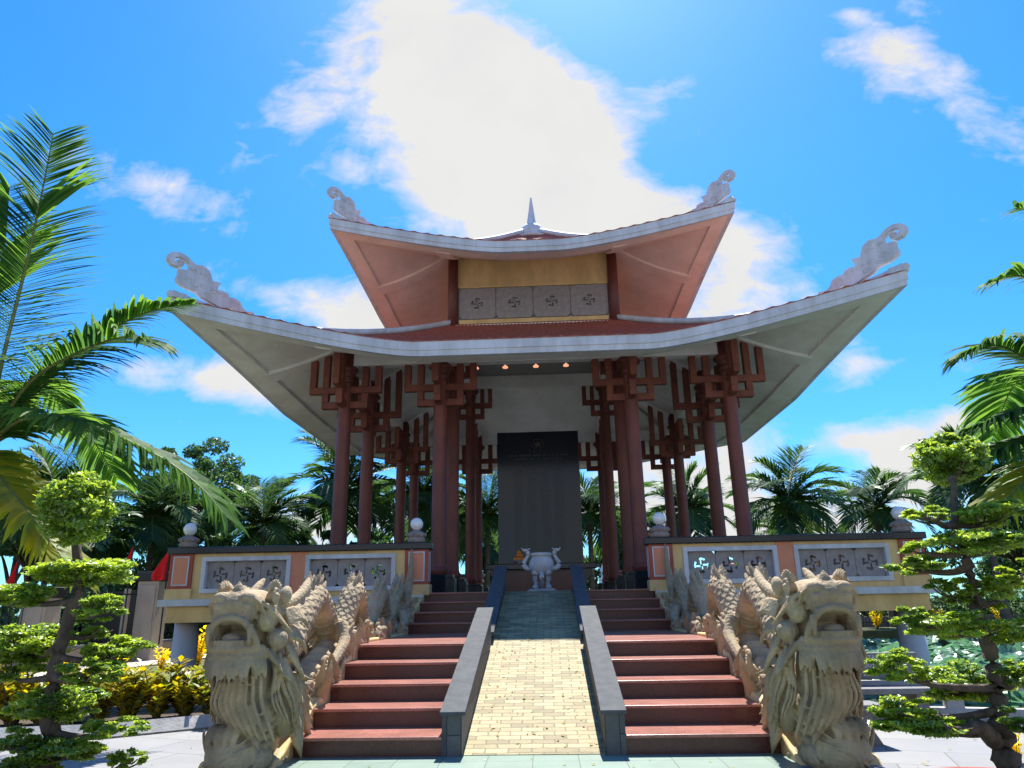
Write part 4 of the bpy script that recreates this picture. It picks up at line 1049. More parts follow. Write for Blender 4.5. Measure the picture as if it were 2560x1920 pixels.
def palm_tree(loc, H, CR, nf, seed, label, group='coconut palms around the pavilion', mt='palm', ll=.95, nl=50, lean=(0, 0), lw=.036, nuts=5):
    rg = random.Random(seed); x, y, z = loc
    r_ = empty('coconut_palm', loc, label, 'palm tree', group)
    tp = Vector((x+lean[0], y+lean[1], z+H)); tr = MB()
    pts = bez([(x, y, z-.3), (x+lean[0]*.2, y+lean[1]*.2, z+H*.3), (x+lean[0]*.6, y+lean[1]*.6, z+H*.7), tp], 6)
    tr.tube(pts, [.22-.10*min(1, i/6) if i < 6 else .13-.02*i/18 for i in range(len(pts))], 10); part(tr, 'trunk', 'palmbark', r_, True)
    lf, rb = MB(), MB()
    for k in range(nf):
        az = k*2.399+rg.uniform(-.2, .2); age = (k+.5)/nf
        el = R(82-112*age+rg.uniform(-8, 8)); ln = CR*(.78+.3*math.sin(pi*min(1, age*1.15)))*rg.uniform(.9, 1.08)
        h = Vector((math.cos(az), math.sin(az), 0)); P = []; sw = rg.uniform(-.12, .12); q = tp+Vector((0, 0, .1)); d = h*math.cos(el)+Vector((0, 0, math.sin(el)))
        for j in range(6):
            P.append(q.copy()); q = q+d*ln/5; d = (d+Vector((-h.y*sw, h.x*sw, -(.14+.17*age+.05*j)*rg.uniform(.7, 1.35)))).normalized()
        frond(lf, rb, P, .03, ll*rg.uniform(.85, 1.1), nl, rg, .45+.5*age, lw, 2, .04+.22*(age > .8))
    part(lf, 'fronds', mt, r_); part(rb, 'frond_ribs', 'rachis', r_)
    for k in range(nuts):
        a_ = k*2*pi/max(1, nuts); part(MB().ell((tp.x+.2*math.cos(a_), tp.y+.2*math.sin(a_), tp.z-.22-.06*(k % 2)), (.11, .11, .14), 8, 6), 'coconut', 'coconut', r_, True)
    return r_
def palm_copy(src, loc, rz, sc, label):
    c = copy_tree(src); c.location = loc; c.rotation_euler.z = rz; c.scale = (sc, sc, sc); c['label'] = label; return c
def ground_under(x, y): return 0
pA = palm_tree((11.3, 33, 0), 5.4, 2.9, 22, 1, 'coconut palm with a full dark crown standing clear right of the outermost columns')
pB = palm_tree((16.4, 36, 0), 5.3, 2.8, 20, 2, 'coconut palm with a spiky crown between the tall right palm and the trained tree')
pC = palm_tree((-8.6, 31, 0), 6.2, 3.3, 24, 3, 'coconut palm with long arching fronds seen left of the outer left column')
pc = [(pA, (7.4, 37, 0), 1.0, 1.02, 'coconut palm seen between the two right-hand pairs of columns'), (pB, (2.3, 35, 0), 2.1, 1.0, 'coconut palm seen just right of the black stele'),
      (pC, (-2.6, 34, 0), .8, .86, 'coconut palm seen just left of the black stele'), (pC, (-5.4, 32, 0), 2.5, .95, 'coconut palm behind the left-hand columns'), (pA, (-11.8, 30, 0), 3.1, .86, 'coconut palm at the edge of the dark grove on the left'),
      (pB, (-13.8, 25, 0), .5, .82, 'coconut palm rising above the red flags on the left'), (pC, (-17.5, 25, 0), 1.9, .82, 'coconut palm at the far left behind the fence'), (pB, (18.6, 31, 0), 4.0, 1.12, 'coconut palm behind the crown of the right trained tree'),
      (pC, (22.0, 31, 0), 3.6, .95, 'coconut palm at the far right edge of the garden'), (pA, (-4.0, 38, 0), 5.0, .9, 'coconut palm deep behind the left columns'), (pB, (4.6, 40, 0), 1.2, .85, 'small coconut palm deep behind the right columns'),
      (pA, (13.8, 42, 0), 2.2, .85, 'distant coconut palm low behind the right balustrade'), (pC, (-10.2, 26, 0), 4.4, .66, 'low coconut palm behind the far left corner post'), (pC, (19.5, 25, 0), 5.2, .72, 'low coconut palm behind the right trained tree'), (pA, (-14.5, 22.5, 0), 4.1, .62, 'short coconut palm beside the fence pillar on the left')]
for (s_, l_, rz, k, lb_) in pc: palm_copy(s_, l_, rz, k, lb_)

# near palms whose crowns lie just outside the frame
def near_palm(root, H, fr, seed, label, yel=()):
    rg = random.Random(seed); r_ = empty('coconut_palm', root, label, 'palm tree', 'coconut palms around the pavilion')
    tr = MB(); x, y, z = root; top = Vector((x, y, z+H))
    tr.tube(bez([(x-.1, y+.1, z-.2), (x-.1, y+.1, z+H*.5), top], 6), [.2, .19, .18, .17, .16, .16, .15, .15, .15, .15, .16, .17, .18], 14); part(tr, 'trunk', 'palmbark', r_, True)
    for i, (P, ll, nl, dr, my) in enumerate(fr):
        lf, rb = MB(), MB(); frond(lf, rb, P, .038, ll*1.36, int(nl*1.25), rg, dr, .042, 4, .03)
        l_ = part(lf, 'frond', my, r_); rb.v = [tuple(Vector(p)-Vector(root)) for p in rb.v]; rb.build('frond_rib', 'rachis', l_, True)
    return r_, top
LC = Vector((-8.35, 10.2, 3.72))
nf = [([LC, at(10, 760, 9.94), at(60, 560, 9.66), at(90, 420, 9.52), at(116, 285, 9.38)], .72, 104, .25, 'palmnear'),
      ([LC, at(-20, 700, 10.35), at(10, 520, 10.49), at(20, 400, 10.63)], .72, 96, .30, 'palmnear'),
      ([LC, at(120, 800, 10.49), at(220, 725, 10.63), at(320, 672, 10.63), at(418, 655, 10.63)], .40, 64, .75, 'palmnear'),
      ([LC, at(60, 830, 9.66), at(160, 765, 9.38), at(260, 728, 9.25), at(330, 735, 9.11)], .58, 64, .95, 'palmnear'),
      ([LC, at(50, 905, 9.25), at(180, 915, 8.83), at(340, 985, 8.69), at(430, 1050, 8.62), at(488, 1115, 8.56)], .56, 84, 1.0, 'palmnear'),
      ([LC, at(-20, 1010, 9.11), at(40, 1080, 8.69), at(100, 1160, 8.56), at(160, 1240, 8.49)], .50, 60, .7, 'palmyellow'),
      ([LC, LC+Vector((-.8, .3, .7)), LC+Vector((-1.8, .6, .8)), LC+Vector((-2.8, .9, .2))], .6, 50, .7, 'palmnear'),
      ([LC, LC+Vector((.1, 1.0, .7)), LC+Vector((.2, 2.0, .7)), LC+Vector((.3, 3.0, 0))], .6, 50, .7, 'palmnear'),
      ([LC, LC+Vector((-.1, -.7, .9)), LC+Vector((-.5, -1.6, 1.3)), LC+Vector((-1.2, -2.5, 1.0))], .6, 50, .7, 'palmnear'),
      ([LC, at(-40, 880, 10.76), at(40, 830, 11.87), at(110, 850, 12.83), at(150, 920, 13.25)], .55, 60, .8, 'palmnear')]
lp, _ = near_palm((LC.x, LC.y, 0), LC.z, nf, 21, 'near coconut palm at the left edge, long fronds reaching towards the roof corner')
for (x, y, Y) in ((2, 1010, 9.8), (22, 1035, 9.85), (-20, 1040, 9.8)):
    p = at(x, y, Y); part(MB().ell(p, (.14, .14, .17), 16, 12), 'coconut', 'coconut', lp, True)
RC = Vector((8.2, 10.3, 4.05))
nf = [([RC, at(2330, 830, 10.40), at(2230, 780, 10.40), at(2150, 745, 10.27), at(2075, 768, 10.27)], .48, 54, 1.0, 'palmnear'),
      ([RC, at(2360, 700, 10.40), at(2280, 620, 10.53), at(2200, 595, 10.66), at(2130, 612, 10.66)], .36, 46, 1.0, 'palmnear'),
      ([RC, at(2420, 640, 10.40), at(2330, 500, 10.53), at(2250, 455, 10.66), at(2190, 450, 10.66)], .40, 50, .7, 'palmnear'),
      ([RC, at(2330, 885, 10.01), at(2240, 880, 9.88), at(2150, 905, 9.75), at(2070, 935, 9.75)], .42, 58, 1.0, 'palmnear'),
      ([RC, at(2330, 940, 9.88), at(2260, 940, 9.75), at(2190, 960, 9.62), at(2120, 985, 9.49)], .50, 58, 1.0, 'palmnear'),
      ([RC, at(2340, 980, 9.62), at(2270, 1000, 9.49), at(2200, 1050, 9.36), at(2150, 1110, 9.36)], .55, 58, .9, 'palmyellow'),
      ([RC, RC+Vector((.9, .2, .7)), RC+Vector((1.9, .4, .8)), RC+Vector((2.9, .7, 0))], .6, 50, .7, 'palmnear'),
      ([RC, RC+Vector((.1, 1.0, .7)), RC+Vector((.2, 2.0, .7)), RC+Vector((.3, 3.0, 0))], .6, 50, .7, 'palmnear'),
      ([RC, RC+Vector((.4, -.9, .9)), RC+Vector((.9, -1.8, 1.2)), RC+Vector((1.4, -2.6, .7))], .6, 50, .7, 'palmnear')]
near_palm((RC.x, RC.y, 0), RC.z, nf, 22, 'near coconut palm at the right edge with torn frond tips against the sky')

# ---------------------------------------------------------------- leafy crowns
def leaves(mb, c, r, n, size, rg, flat=.0, shell=.5):
    """rhombic leaves spread through an ellipsoid of clumps"""
    c = Vector(c)
    for _ in range(n):
        while True:
            v = Vector((rg.uniform(-1, 1), rg.uniform(-1, 1), rg.uniform(-1, 1)))
            if shell < v.length < 1 or (v.length < 1 and rg.random() < .35): break
        p = c+Vector((v.x*r[0], v.y*r[1], v.z*r[2]))
        a = Vector((rg.gauss(0, 1), rg.gauss(0, 1), rg.gauss(0, 1)*(1-flat)+.25)).normalized()
        nrm = Vector((rg.gauss(0, .6), rg.gauss(0, .6), 1)).normalized() if flat else Vector((rg.gauss(0, 1), rg.gauss(0, 1), rg.gauss(0, 1)+.4)).normalized()
        b = a.cross(nrm)
        if b.length < .05: continue
        b.normalize(); s = size*rg.uniform(.45, 1.35); fold = nrm*s*.14
        n0 = len(mb.v); mb.v += [tuple(p-a*s), tuple(p+b*s*.45+fold), tuple(p+a*s), tuple(p-b*s*.45+fold)]; mb.f += [(n0, n0+1, n0+2, n0+3)]
def clump(mb, c, r, n, size, rg, k, cs, flat=0):
    """k sub-clumps of size fraction cs inside the ellipsoid r"""
    for _ in range(k):
        while True:
            v = Vector((rg.uniform(-1, 1), rg.uniform(-1, 1), rg.uniform(-1, 1)))
            if v.length < 1: break
        q = Vector(c)+Vector((v.x*r[0], v.y*r[1], v.z*r[2])); f = rg.uniform(.6, 1.2)*cs
        leaves(mb, q, (max(r[0], r[2])*f, max(r[1], r[2])*f, r[2]*f*(.8 if not flat else .6)), n//k, size, rg, flat)
def trained_tree(root, trunk, rad, pads, seed, label, Y0, size, dens, extra_br=(), crown_top=0):
    rg = random.Random(seed); r_ = empty('trained_tree', root, label, 'trained tree')
    tr = MB(); c = bez(trunk, 5); m = len(c)
    rl = lerp_list(rad, 5, 0)
    tr.tube([p+Vector((rg.uniform(-1, 1), rg.uniform(-1, 1), 0))*.012 for p in c], [a_*rg.uniform(.92, 1.1) for a_ in rl[:m]], 12)
    tro = part(tr, 'trunk', 'bark', r_, True)
    for i, (x, y, hw, hh) in enumerate(pads):
        Y = Y0+rg.uniform(-.28, .28); k = Y*1.04/FPX*1.157; p = at(x, y, Y)
        rx, rz = hw*k, hh*k*(1.25 if i else 1.1); ry = rx*(.8 if i else .95)
        # branch from the nearest trunk point below
        q = min(c, key=lambda t: (t-p).length+max(0, t.z-p.z)*3)
        br = MB(); b_ = bez([q, q.lerp(p, .35)+Vector((0, 0, -.04)), q.lerp(p, .75)+Vector((rg.uniform(-.05, .05), 0, -rz*.5)), p+Vector((0, 0, -rz*.35))], 4)
        br.tube(b_, [.030-.021*j/len(b_) for j in range(len(b_))], 7)
        for _ in range(7):
            e = p+Vector((rg.uniform(-.8, .8)*rx, rg.uniform(-.8, .8)*ry, rg.uniform(-.3, .3)*rz)); s_ = b_[rg.randrange(len(b_)//2, len(b_))]
            br.tube(bez([s_, s_.lerp(e, .5)+Vector((0, 0, -.02)), e], 3), [.010, .009, .008, .007, .006, .005, .004], 5)
        part(br, 'branch', 'bark', r_, True)
        mb = MB(); vol = rx*ry*rz
        n = int(dens*(rx*ry)*(1 if i else 1.2)*min(1.9, .75+1.3*rz/rx)); sub = max(16, int(n/(110 if i else 60)))
        clump(mb, p, (rx*.88, ry*.88, rz*.74) if i else (rx*.8, ry*.8, rz*.8), int(n*1.15), size, rg, sub, .30 if i else .24, .65 if i else .3)
        part(mb, 'foliage_pad', 'bonsai', r_)
    for (A, B_, C, D, r0) in extra_br:
        pts = bez([A, B_, C, D], 5); part(MB().tube(pts, [r0*(1-.8*j/len(pts)) for j in range(len(pts))], 9), 'branch', 'bark', r_, True)
    return r_
LY = 5.6
padsL = [(166, 1098, 86, 86), (192, 1235, 116, 30), (40, 1283, 88, 28), (216, 1311, 60, 28), (192, 1361, 52, 22), (70, 1387, 100, 38), (257, 1403, 70, 27), (30, 1443, 62, 30), (200, 1451, 64, 28), (120, 1519, 106, 34), (249, 1571, 66, 22), (32, 1604, 54, 28), (140, 1622, 88, 24), (277, 1636, 36, 18), (60, 1660, 80, 24)]
tl = [at(105, 1800, LY), at(104, 1655, LY), at(110, 1560, LY), at(118, 1440, LY), at(145, 1350, LY), at(168, 1280, LY), at(165, 1175, LY), at(158, 1090, LY)]
trained_tree((tl[0].x, LY, 0), [Vector((tl[0].x, LY, .0))]+tl[1:], [.085, .07, .062, .055, .048, .042, .036, .02], padsL, 31, 'trained tree with a round crown and layered green pads at the left edge', LY, .0225, 44000)
RY = 5.0
padsR = [(2051, 992, 80, 58), (2002, 1110, 52, 17), (2143, 1107, 84, 26), (2114, 1173, 110, 27), (2000, 1184, 50, 20), (1985, 1219, 64, 22), (2054, 1275, 46, 30), (2146, 1282, 52, 34), (1964, 1334, 42, 26), (2073, 1350, 100, 28), (2181, 1361, 46, 26), (1945, 1443, 60, 34), (2073, 1467, 92, 38), (2190, 1459, 48, 30), (1951, 1529, 64, 24), (2000, 1566, 96, 18), (2200, 1240, 50, 30), (2215, 1560, 50, 28)]
trr = [at(2178, 1659, RY), at(2168, 1602, RY), at(2154, 1535, RY), at(2151, 1453, RY), at(2127, 1372, RY), at(2102, 1291, RY), at(2092, 1210, RY), at(2065, 1150, RY), at(2057, 1036, RY)]
bb = [at(2150, 1600, RY), at(2115, 1570, RY-.1), at(2080, 1578, RY-.15), at(2040, 1572, RY-.2)]
trained_tree((trr[0].x, RY, .12), [Vector((trr[0].x, RY, .12))]+trr[1:], [.085, .07, .058, .05, .044, .038, .033, .026, .016], padsR, 32, 'trained tree with layered green pads in a red-rimmed pot at the right edge', RY, .020, 47000, [(bb[0], bb[1], bb[2], bb[3], .06)])
pc_ = Vector((trr[0].x-.05, RY-.15, 0))
pt_ = empty('plant_pot', (pc_.x, pc_.y, 0), 'wide shallow plant pot with a red rim holding the right trained tree', 'plant pot')
part(MB().lathe([(.42, 0), (.46, .02), (.58, .15), (.60, .17), (.56, .17), (.50, .14)], (pc_.x, pc_.y, 0), 48), 'pot_body', 'kerb', pt_, True)
mb = MB(); mb.tube([(pc_.x+.60*math.cos(a_*pi/24), pc_.y+.60*math.sin(a_*pi/24), .185) for a_ in range(49)], .022, 8); part(mb, 'rim', 'potred', pt_, True)
part(MB().lathe([(.57, .12), (.56, .145), (.1, .165)], (pc_.x, pc_.y, 0), 32), 'soil', 'soil', pt_, True)

def tree(loc, H, r, seed, label, n=9000, size=.12, mt='tree', group='leafy trees behind the pond', name='broadleaf_tree', k=26, cs=.30):
    rg = random.Random(seed); x, y, z = loc; r_ = empty(name, loc, label, 'tree', group); cc_ = Vector((x, y, z+H-r[2]*.7))
    tr = MB(); tr.tube(bez([(x, y, z-.3), (x+.1, y, z+H*.3), (cc_.x, cc_.y, cc_.z)], 5), [.24, .22, .21, .2, .19, .17, .15, .13, .11, .09, .07], 9)
    for _ in range(9):
        e = cc_+Vector((rg.uniform(-.8, .8)*r[0], rg.uniform(-.8, .8)*r[1], rg.uniform(-.6, .7)*r[2])); s_ = Vector((x, y, z+H*rg.uniform(.3, .5)))
        tr.tube(bez([s_, s_.lerp(e, .5)+Vector((0, 0, .2)), e], 3), [.09, .08, .07, .055, .04, .03, .02], 6)
    part(tr, 'trunk', 'bark', r_, True); mb = MB(); clump(mb, cc_, (r[0]*.85, r[1]*.85, r[2]*.85), n, size, rg, k, cs); part(mb, 'crown', mt, r_)
    return r_
tree((-14.6, 29.5, 0), 8.0, (3.0, 2.8, 2.6), 41, 'tall round-topped leafy tree at the left rising above the grove', 15000, .10, k=46, cs=.24)
tree((-19.5, 27, 0), 6.6, (3.2, 2.5, 2.2), 42, 'dark leafy tree at the far left behind the fence', 9000, .12)
tree((-10.2, 33, 0), 4.9, (2.4, 2.0, 1.7), 43, 'sparse broad-leaved tree with sky showing through left of the columns', 5000, .15, k=20, cs=.22)
tree((-12.6, 27, 0), 4.3, (2.2, 2.0, 1.9), 44, 'dense bushy tree behind the flags', 9000, .10)
tree((-7.0, 36, 0), 5.2, (3.0, 2.0, 2.2), 45, 'dense leafy tree behind the outer left columns', 9000, .13)
tree((-1.0, 39, 0), 4.4, (3.4, 2.0, 2.0), 46, 'low leafy tree seen left of the stele', 8000, .13)
tree((3.6, 39, 0), 3.6, (2.4, 2.0, 1.7), 47, 'low leafy tree seen right of the stele', 6000, .13)
tree((9.4, 40, 0), 3.1, (3.0, 2.0, 1.5), 48, 'low leafy tree behind the right columns', 6000, .13)
tree((21.5, 34, 0), 6.4, (3.6, 2.5, 3.0), 49, 'dark leafy tree at the far right behind the palms', 10000, .12)
tree((16.0, 41, 0), 3.4, (3.8, 2.0, 1.7), 50, 'low leafy tree on the horizon at the right', 6000, .14)
tree((27, 33, 0), 5.6, (3.5, 2.5, 2.6), 51, 'dark leafy tree beyond the right edge', 5000, .13)
tree((-17.0, 31, 0), 6.2, (3.4, 2.5, 2.6), 52, 'broad dark tree behind the tall round-topped tree on the left', 11000, .12)
tree((-22.5, 30, 0), 7.0, (3.5, 2.5, 2.8), 53, 'dark tree beyond the left edge of the garden', 8000, .13)
tree((-9.5, 29.5, 0), 3.6, (2.0, 1.6, 1.5), 54, 'round dark bush-like tree left of the outer columns', 7000, .11)
tree((-15.8, 25, 0), 3.7, (2.0, 1.6, 1.5), 55, 'low dark tree between the fence pillars', 7000, .11)
tree((25.5, 38, 0), 5.0, (3.6, 2.5, 2.2), 56, 'dense tree behind the lotus pond at the far right', 8000, .13)
# dense undergrowth behind the pond, nobody could count it
mb = MB(); rg = random.Random(60)
for (x0, y0, x1, y1, h) in ((-22, 14, -13.2, 22, 1.7), (-13.6, 20, -11.5, 34, 2.2), (-12.5, 35, -3, 42, 2.4), (-3, 42, 8, 43, 2.1), (8, 43, 26, 40, 1.9), (24, 30, 30, 38, 1.6), (26, 40, 40, 30, 3)):
    for k in range(34):
        t = k/33; x = x0+(x1-x0)*t+rg.uniform(-.6, .6); y = y0+(y1-y0)*t+rg.uniform(-.8, .8); hh = h*rg.uniform(.6, 1.1)
        leaves(mb, (x, y, hh*.5), (1.1, .8, hh*.6), 330, .13, rg, 0, .3)
tag(mb.build('undergrowth', 'shrub'), kind='stuff')

# ---------------------------------------------------------------- croton shrubs
def croton_mesh(name, mt, seed, n=150, s=.10):
    rg = random.Random(seed); st, lf = MB(), MB()
    for k in range(9):
        a_ = rg.uniform(0, 2*pi); e = Vector((math.cos(a_)*rg.uniform(.05, .26), math.sin(a_)*rg.uniform(.05, .26), rg.uniform(.28, .55))); st.tube([(0, 0, -.05), e*.5+Vector((0, 0, .05)), e], [.012, .009, .005], 5)
        for j in range(n//9):
            t = rg.uniform(.12, 1.08); p = e*t; aa = rg.uniform(0, 2*pi); d = Vector((math.cos(aa), math.sin(aa), rg.uniform(.3, 1.1))).normalized(); b = d.cross(Vector((0, 0, 1))).normalized(); L = s*rg.uniform(.7, 1.2); u = Vector((0, 0, -.12*L))
            n0 = len(lf.v); w = L*.26; lf.v += [tuple(p), tuple(p+d*L*.55+b*w), tuple(p+d*L+u), tuple(p+d*L*.55-b*w)]; lf.f.append((n0, n0+1, n0+2, n0+3))
    a = st.build('stems', 'bark'); b = lf.build('leaves', mt); m1, m2 = a.data, b.data; bpy.data.objects.remove(a); bpy.data.objects.remove(b); return m1, m2
CA = [croton_mesh('a', 'croton', 70+i, 260, .13) for i in range(3)]; CB = [croton_mesh('b', 'crotony', 80+i, 240, .11) for i in range(2)]
def shrub(loc, sc, rz, meshes, label, group):
    r_ = empty('croton_shrub', loc, label, 'shrub', group); r_.rotation_euler.z = rz; r_.scale = (sc, sc, sc)
    for me, nm in zip(meshes, ('stems', 'leaves')):
        o = bpy.data.objects.new(nm, me); COL.objects.link(o); o.parent = r_
rg = random.Random(90)
for k in range(60):
    t = k/59; x = -9.2+6.1*t; y = 7.65+1.45*t+(.26, .75, .50)[k % 3]+rg.uniform(-.05, .05)
    shrub((x, y, .03), rg.uniform(.95, 1.25), rg.uniform(0, 6), CA[k % 3], 'orange-green croton shrub in the hedge behind the left kerb', 'croton hedge beside the plaza')
for (x, y, z, s_, lb_) in ((-8.35, 14.6, 0, 1.25, 'bright yellow croton bush left of the grey corner pillar'), (-8.75, 17.0, 0, .9, 'small bright yellow croton bush touching the corner pillar'), (-8.0, 17.2, .0, 1.7, 'large yellow croton bush between the pillar and the left dragon'), (-8.2, 18.6, 0, 1.1, 'yellow croton bush beside the large one by the left dragon'), (-8.7, 13.2, 0, .55, 'tiny yellow croton seen through the left trained tree')):
    shrub((x, y, z), s_, s_*3, CB[int(s_*10) % 2], lb_, 'yellow crotons on the far bank')
for k in range(16):
    shrub((9.5+1.3*k, 33.8-.02*k+rg.uniform(-.3, .3), 0), rg.uniform(1.1, 1.5), k, CB[k % 2], 'yellow croton in the row along the far bank of the lotus pond', 'row of yellow crotons across the pond')
shrub((3.95, 6.6, 0), .5, 2, CB[0], 'yellow-green croton low at the right edge', 'crotons beside the right trained tree')

# ---------------------------------------------------------------- lotus pond
mb = MB(); st = MB(); rg = random.Random(100); cnt = 0
def pad(p, r, tilt, az):
    n0 = len(mb.v); q = Matrix.Rotation(az, 3, 'Z') @ Matrix.Rotation(tilt, 3, 'X'); N = 12; mb.v.append(tuple(p+q @ Vector((0, 0, -r*.16))))
    for k in range(N):
        a_ = 2*pi*k/N; mb.v.append(tuple(p+q @ Vector((r*math.cos(a_), r*math.sin(a_), rg.uniform(-.05, .07)*r*2))))
    for k in range(N): mb.f.append((n0, n0+1+k, n0+1+(k+1) % N))
while cnt < 4200:
    Y = 9.6+22*rg.random()**1.25; X = rg.uniform(2.6, 2.6+Y*.95)
    if Y > 14 and X < 3.5 and rg.random() < .5: continue
    if X > 5.3+ (Y-8.5)*4: continue
    z = -.78+rg.uniform(.10, .62)*(1 if Y > 11 else .9); p = Vector((X, Y, z)); r = rg.uniform(.12, .25)
    pad(p, r, rg.gauss(0, .45), rg.uniform(0, 6.28)); cnt += 1
    if Y < 14: st.tube([(X+rg.uniform(-.1, .1), Y, -.8), (X, Y, z)], .008, 4)
for k in range(260):
    X = rg.uniform(-7.5, -2.9); Y = rg.uniform(10.7, 17); p = Vector((X, Y, -.78+rg.uniform(.05, .35))); pad(p, rg.uniform(.12, .26), rg.gauss(0, .4), rg.uniform(0, 6.28))
tag(mb.build('lotus_leaves', 'lotus'), kind='stuff'); tag(st.build('lotus_stalks', 'shrub'), kind='stuff')

# ---------------------------------------------------------------- banks, fence, flags on the left
rb = MB(); rg = random.Random(110)
line = [(-8.8, 10.2), (-8.0, 13.7), (-7.7, 16.5), (-7.7, 22)]
bank = bez([(x, y, 0) for x, y in line], 14)
for i in range(len(bank)-1):
    a_, b_ = bank[i], bank[i+1]; t = (b_-a_).normalized(); n = Vector((t.y, -t.x, 0))
    for k in range(5):
        for j in range(2):
            p = a_.lerp(b_, (j+rg.random()*.6)/2)+n*(.05+k*.07)+Vector((0, 0, -.10-.17*k)); rb.ell(p, (rg.uniform(.13, .22), rg.uniform(.13, .22), rg.uniform(.09, .13)), 7, 5, Matrix.Rotation(rg.uniform(0, 3), 3, 'Z'))
o = rb.build('rubble_bank', 'rubble'); tag(o, 'rubble stone retaining wall along the left far side of the pond', 'wall')
fl = [(-18, 4.2), (-13.2, 14), (-12.3, 17.3), (-11.25, 20), (-10.4, 25), (-10.1, 33)]
fw_ = empty('fence_wall', (-13, 22, 0), 'low cream wall with a grey cap carrying black iron railings on the left', 'fence')
mb = MB(); mc = MB(); mr = MB()
for i in range(len(fl)-1):
    a_, b_ = Vector((*fl[i], 0)), Vector((*fl[i+1], 0)); t = (b_-a_); L = t.length; t.normalize(); n = Vector((-t.y, t.x, 0)); c_ = (a_+b_)/2
    mb.obox(c_+Vector((0, 0, .22)), t*L/2, n*.10, (0, 0, .22)); mc.obox(c_+Vector((0, 0, .47)), t*(L/2), n*.14, (0, 0, .03))
    for z in (.72, 1.75): mr.obox(c_+Vector((0, 0, z)), t*L/2, n*.018, (0, 0, .018))
    for k in range(int(L/.13)):
        p = a_+t*(k*.13); mr.tube([p+Vector((0, 0, .5)), p+Vector((0, 0, 1.92))], .011, 4)
part(mb, 'base_wall', 'concrete', fw_); part(mc, 'cap', 'capstone', fw_); part(mr, 'railing', 'iron', fw_)
def pillar(x, y, w, h, label, cap=True):
    r_ = empty('fence_pillar', (x, y, 0), label, 'fence pillar', 'concrete pillars of the left fence')
    part(MB().box(x-w/2, x+w/2, y-w/2, y+w/2, 0, h), 'shaft', 'concrete', r_, bev=.02)
    part(MB().box(x-w/2+.06, x+w/2-.06, y-w/2-.03, y-w/2-.002, .5, h-.1), 'face_panel', 'concrete', r_, bev=.01)
    if cap: part(MB().box(x-w/2-.05, x+w/2+.05, y-w/2-.05, y+w/2+.05, h+.002, h+.25), 'cap', 'iron', r_, bev=.02)
pillar(-10.95, 20.3, .60, 2.1, 'weathered concrete fence pillar left of the terrace corner')
pillar(-12.15, 17.5, .60, 1.65, 'weathered concrete fence pillar seen through the left trained tree')
gp = MB().box(-11.55, -11.42, 19.9, 20.03, .4, 1.9); tag(gp.build('gate_post', 'concrete'), 'slim pale gate post standing beside the taller fence pillar', 'gate post')
mb = MB()
mb.box(-12.8, -11.6, 20.6, 20.66, .1, 1.85); tag(mb.build('dark_gate', 'iron'), 'dark metal gate leaf between the fence pillars', 'gate')
def flag(px_, py_, hw, hh, Y, seed, label):
    """triangular-looking furled red flag on a leaning pole"""
    top = at(px_, py_, Y); s = Y/FPX*1.157*1.04; r_ = empty('red_flag', (top.x, Y, 0), label, 'flag', 'red flags along the fence')
    w, h = hw*s, hh*s; part(MB().tube([(top.x+.01, Y, .5), (top.x, Y, top.z+.05)], .018, 6), 'pole', 'iron', r_)
    rg_ = random.Random(seed); mb = MB(); nx, nz = 8, 10
    for j in range(nz+1):
        for i in range(nx+1):
            u, v = i/nx, j/nz; wd_ = w*min(1, .05+v*1.0)*(1 if v < .85 else 1-.25*(v-.85)/.15*u)
            mb.v.append((top.x-u*wd_, Y-.03+.07*math.sin(u*9+v*3+seed)*v, top.z-v*h-u*h*.03))
    for j in range(nz):
        for i in range(nx): a_ = j*(nx+1)+i; mb.f.append((a_, a_+1, a_+nx+2, a_+nx+1))
    o = part(mb, 'cloth', 'flag', r_, True); sm = o.modifiers.new('t', 'SOLIDIFY'); sm.thickness = .012
flag(367, 1190, 36, 58, 18, 1, 'red flag nearest the terrace, half unfurled')
flag(288, 1182, 20, 64, 18.5, 2, 'red flag hanging limp, second from the terrace corner')
flag(146, 1168, 14, 34, 19, 3, 'small red flag above the left trained tree branch')
flag(40, 1212, 20, 52, 17, 4, 'red flag at the far left behind yellow palm leaflets')

# ---------------------------------------------------------------- right side: railing, benches, far bank
rl_ = empty('pond_railing', (4.2, 8.7, 0), 'low concrete railing along the edge of the lotus pond on the right', 'railing')
P0, P1 = Vector((2.95, 9.15, 0)), Vector((9.0, 7.55, 0)); t = (P1-P0).normalized(); n = Vector((-t.y, t.x, 0)); L = (P1-P0).length; c_ = (P0+P1)/2
part(MB().obox(c_+Vector((0, 0, .06)), t*L/2, n*.10, (0, 0, .075)), 'kerb', 'kerb', rl_, bev=.01)
part(MB().obox(c_+Vector((0, 0, .36)), t*L/2, n*.07, (0, 0, .04)), 'rail', 'kerb', rl_, bev=.01)
for k in range(5): part(MB().obox(P0+t*(.35+1.35*k)+Vector((0, 0, .22)), t*.09, n*.09, (0, 0, .20)), 'post', 'kerb', rl_, bev=.012)
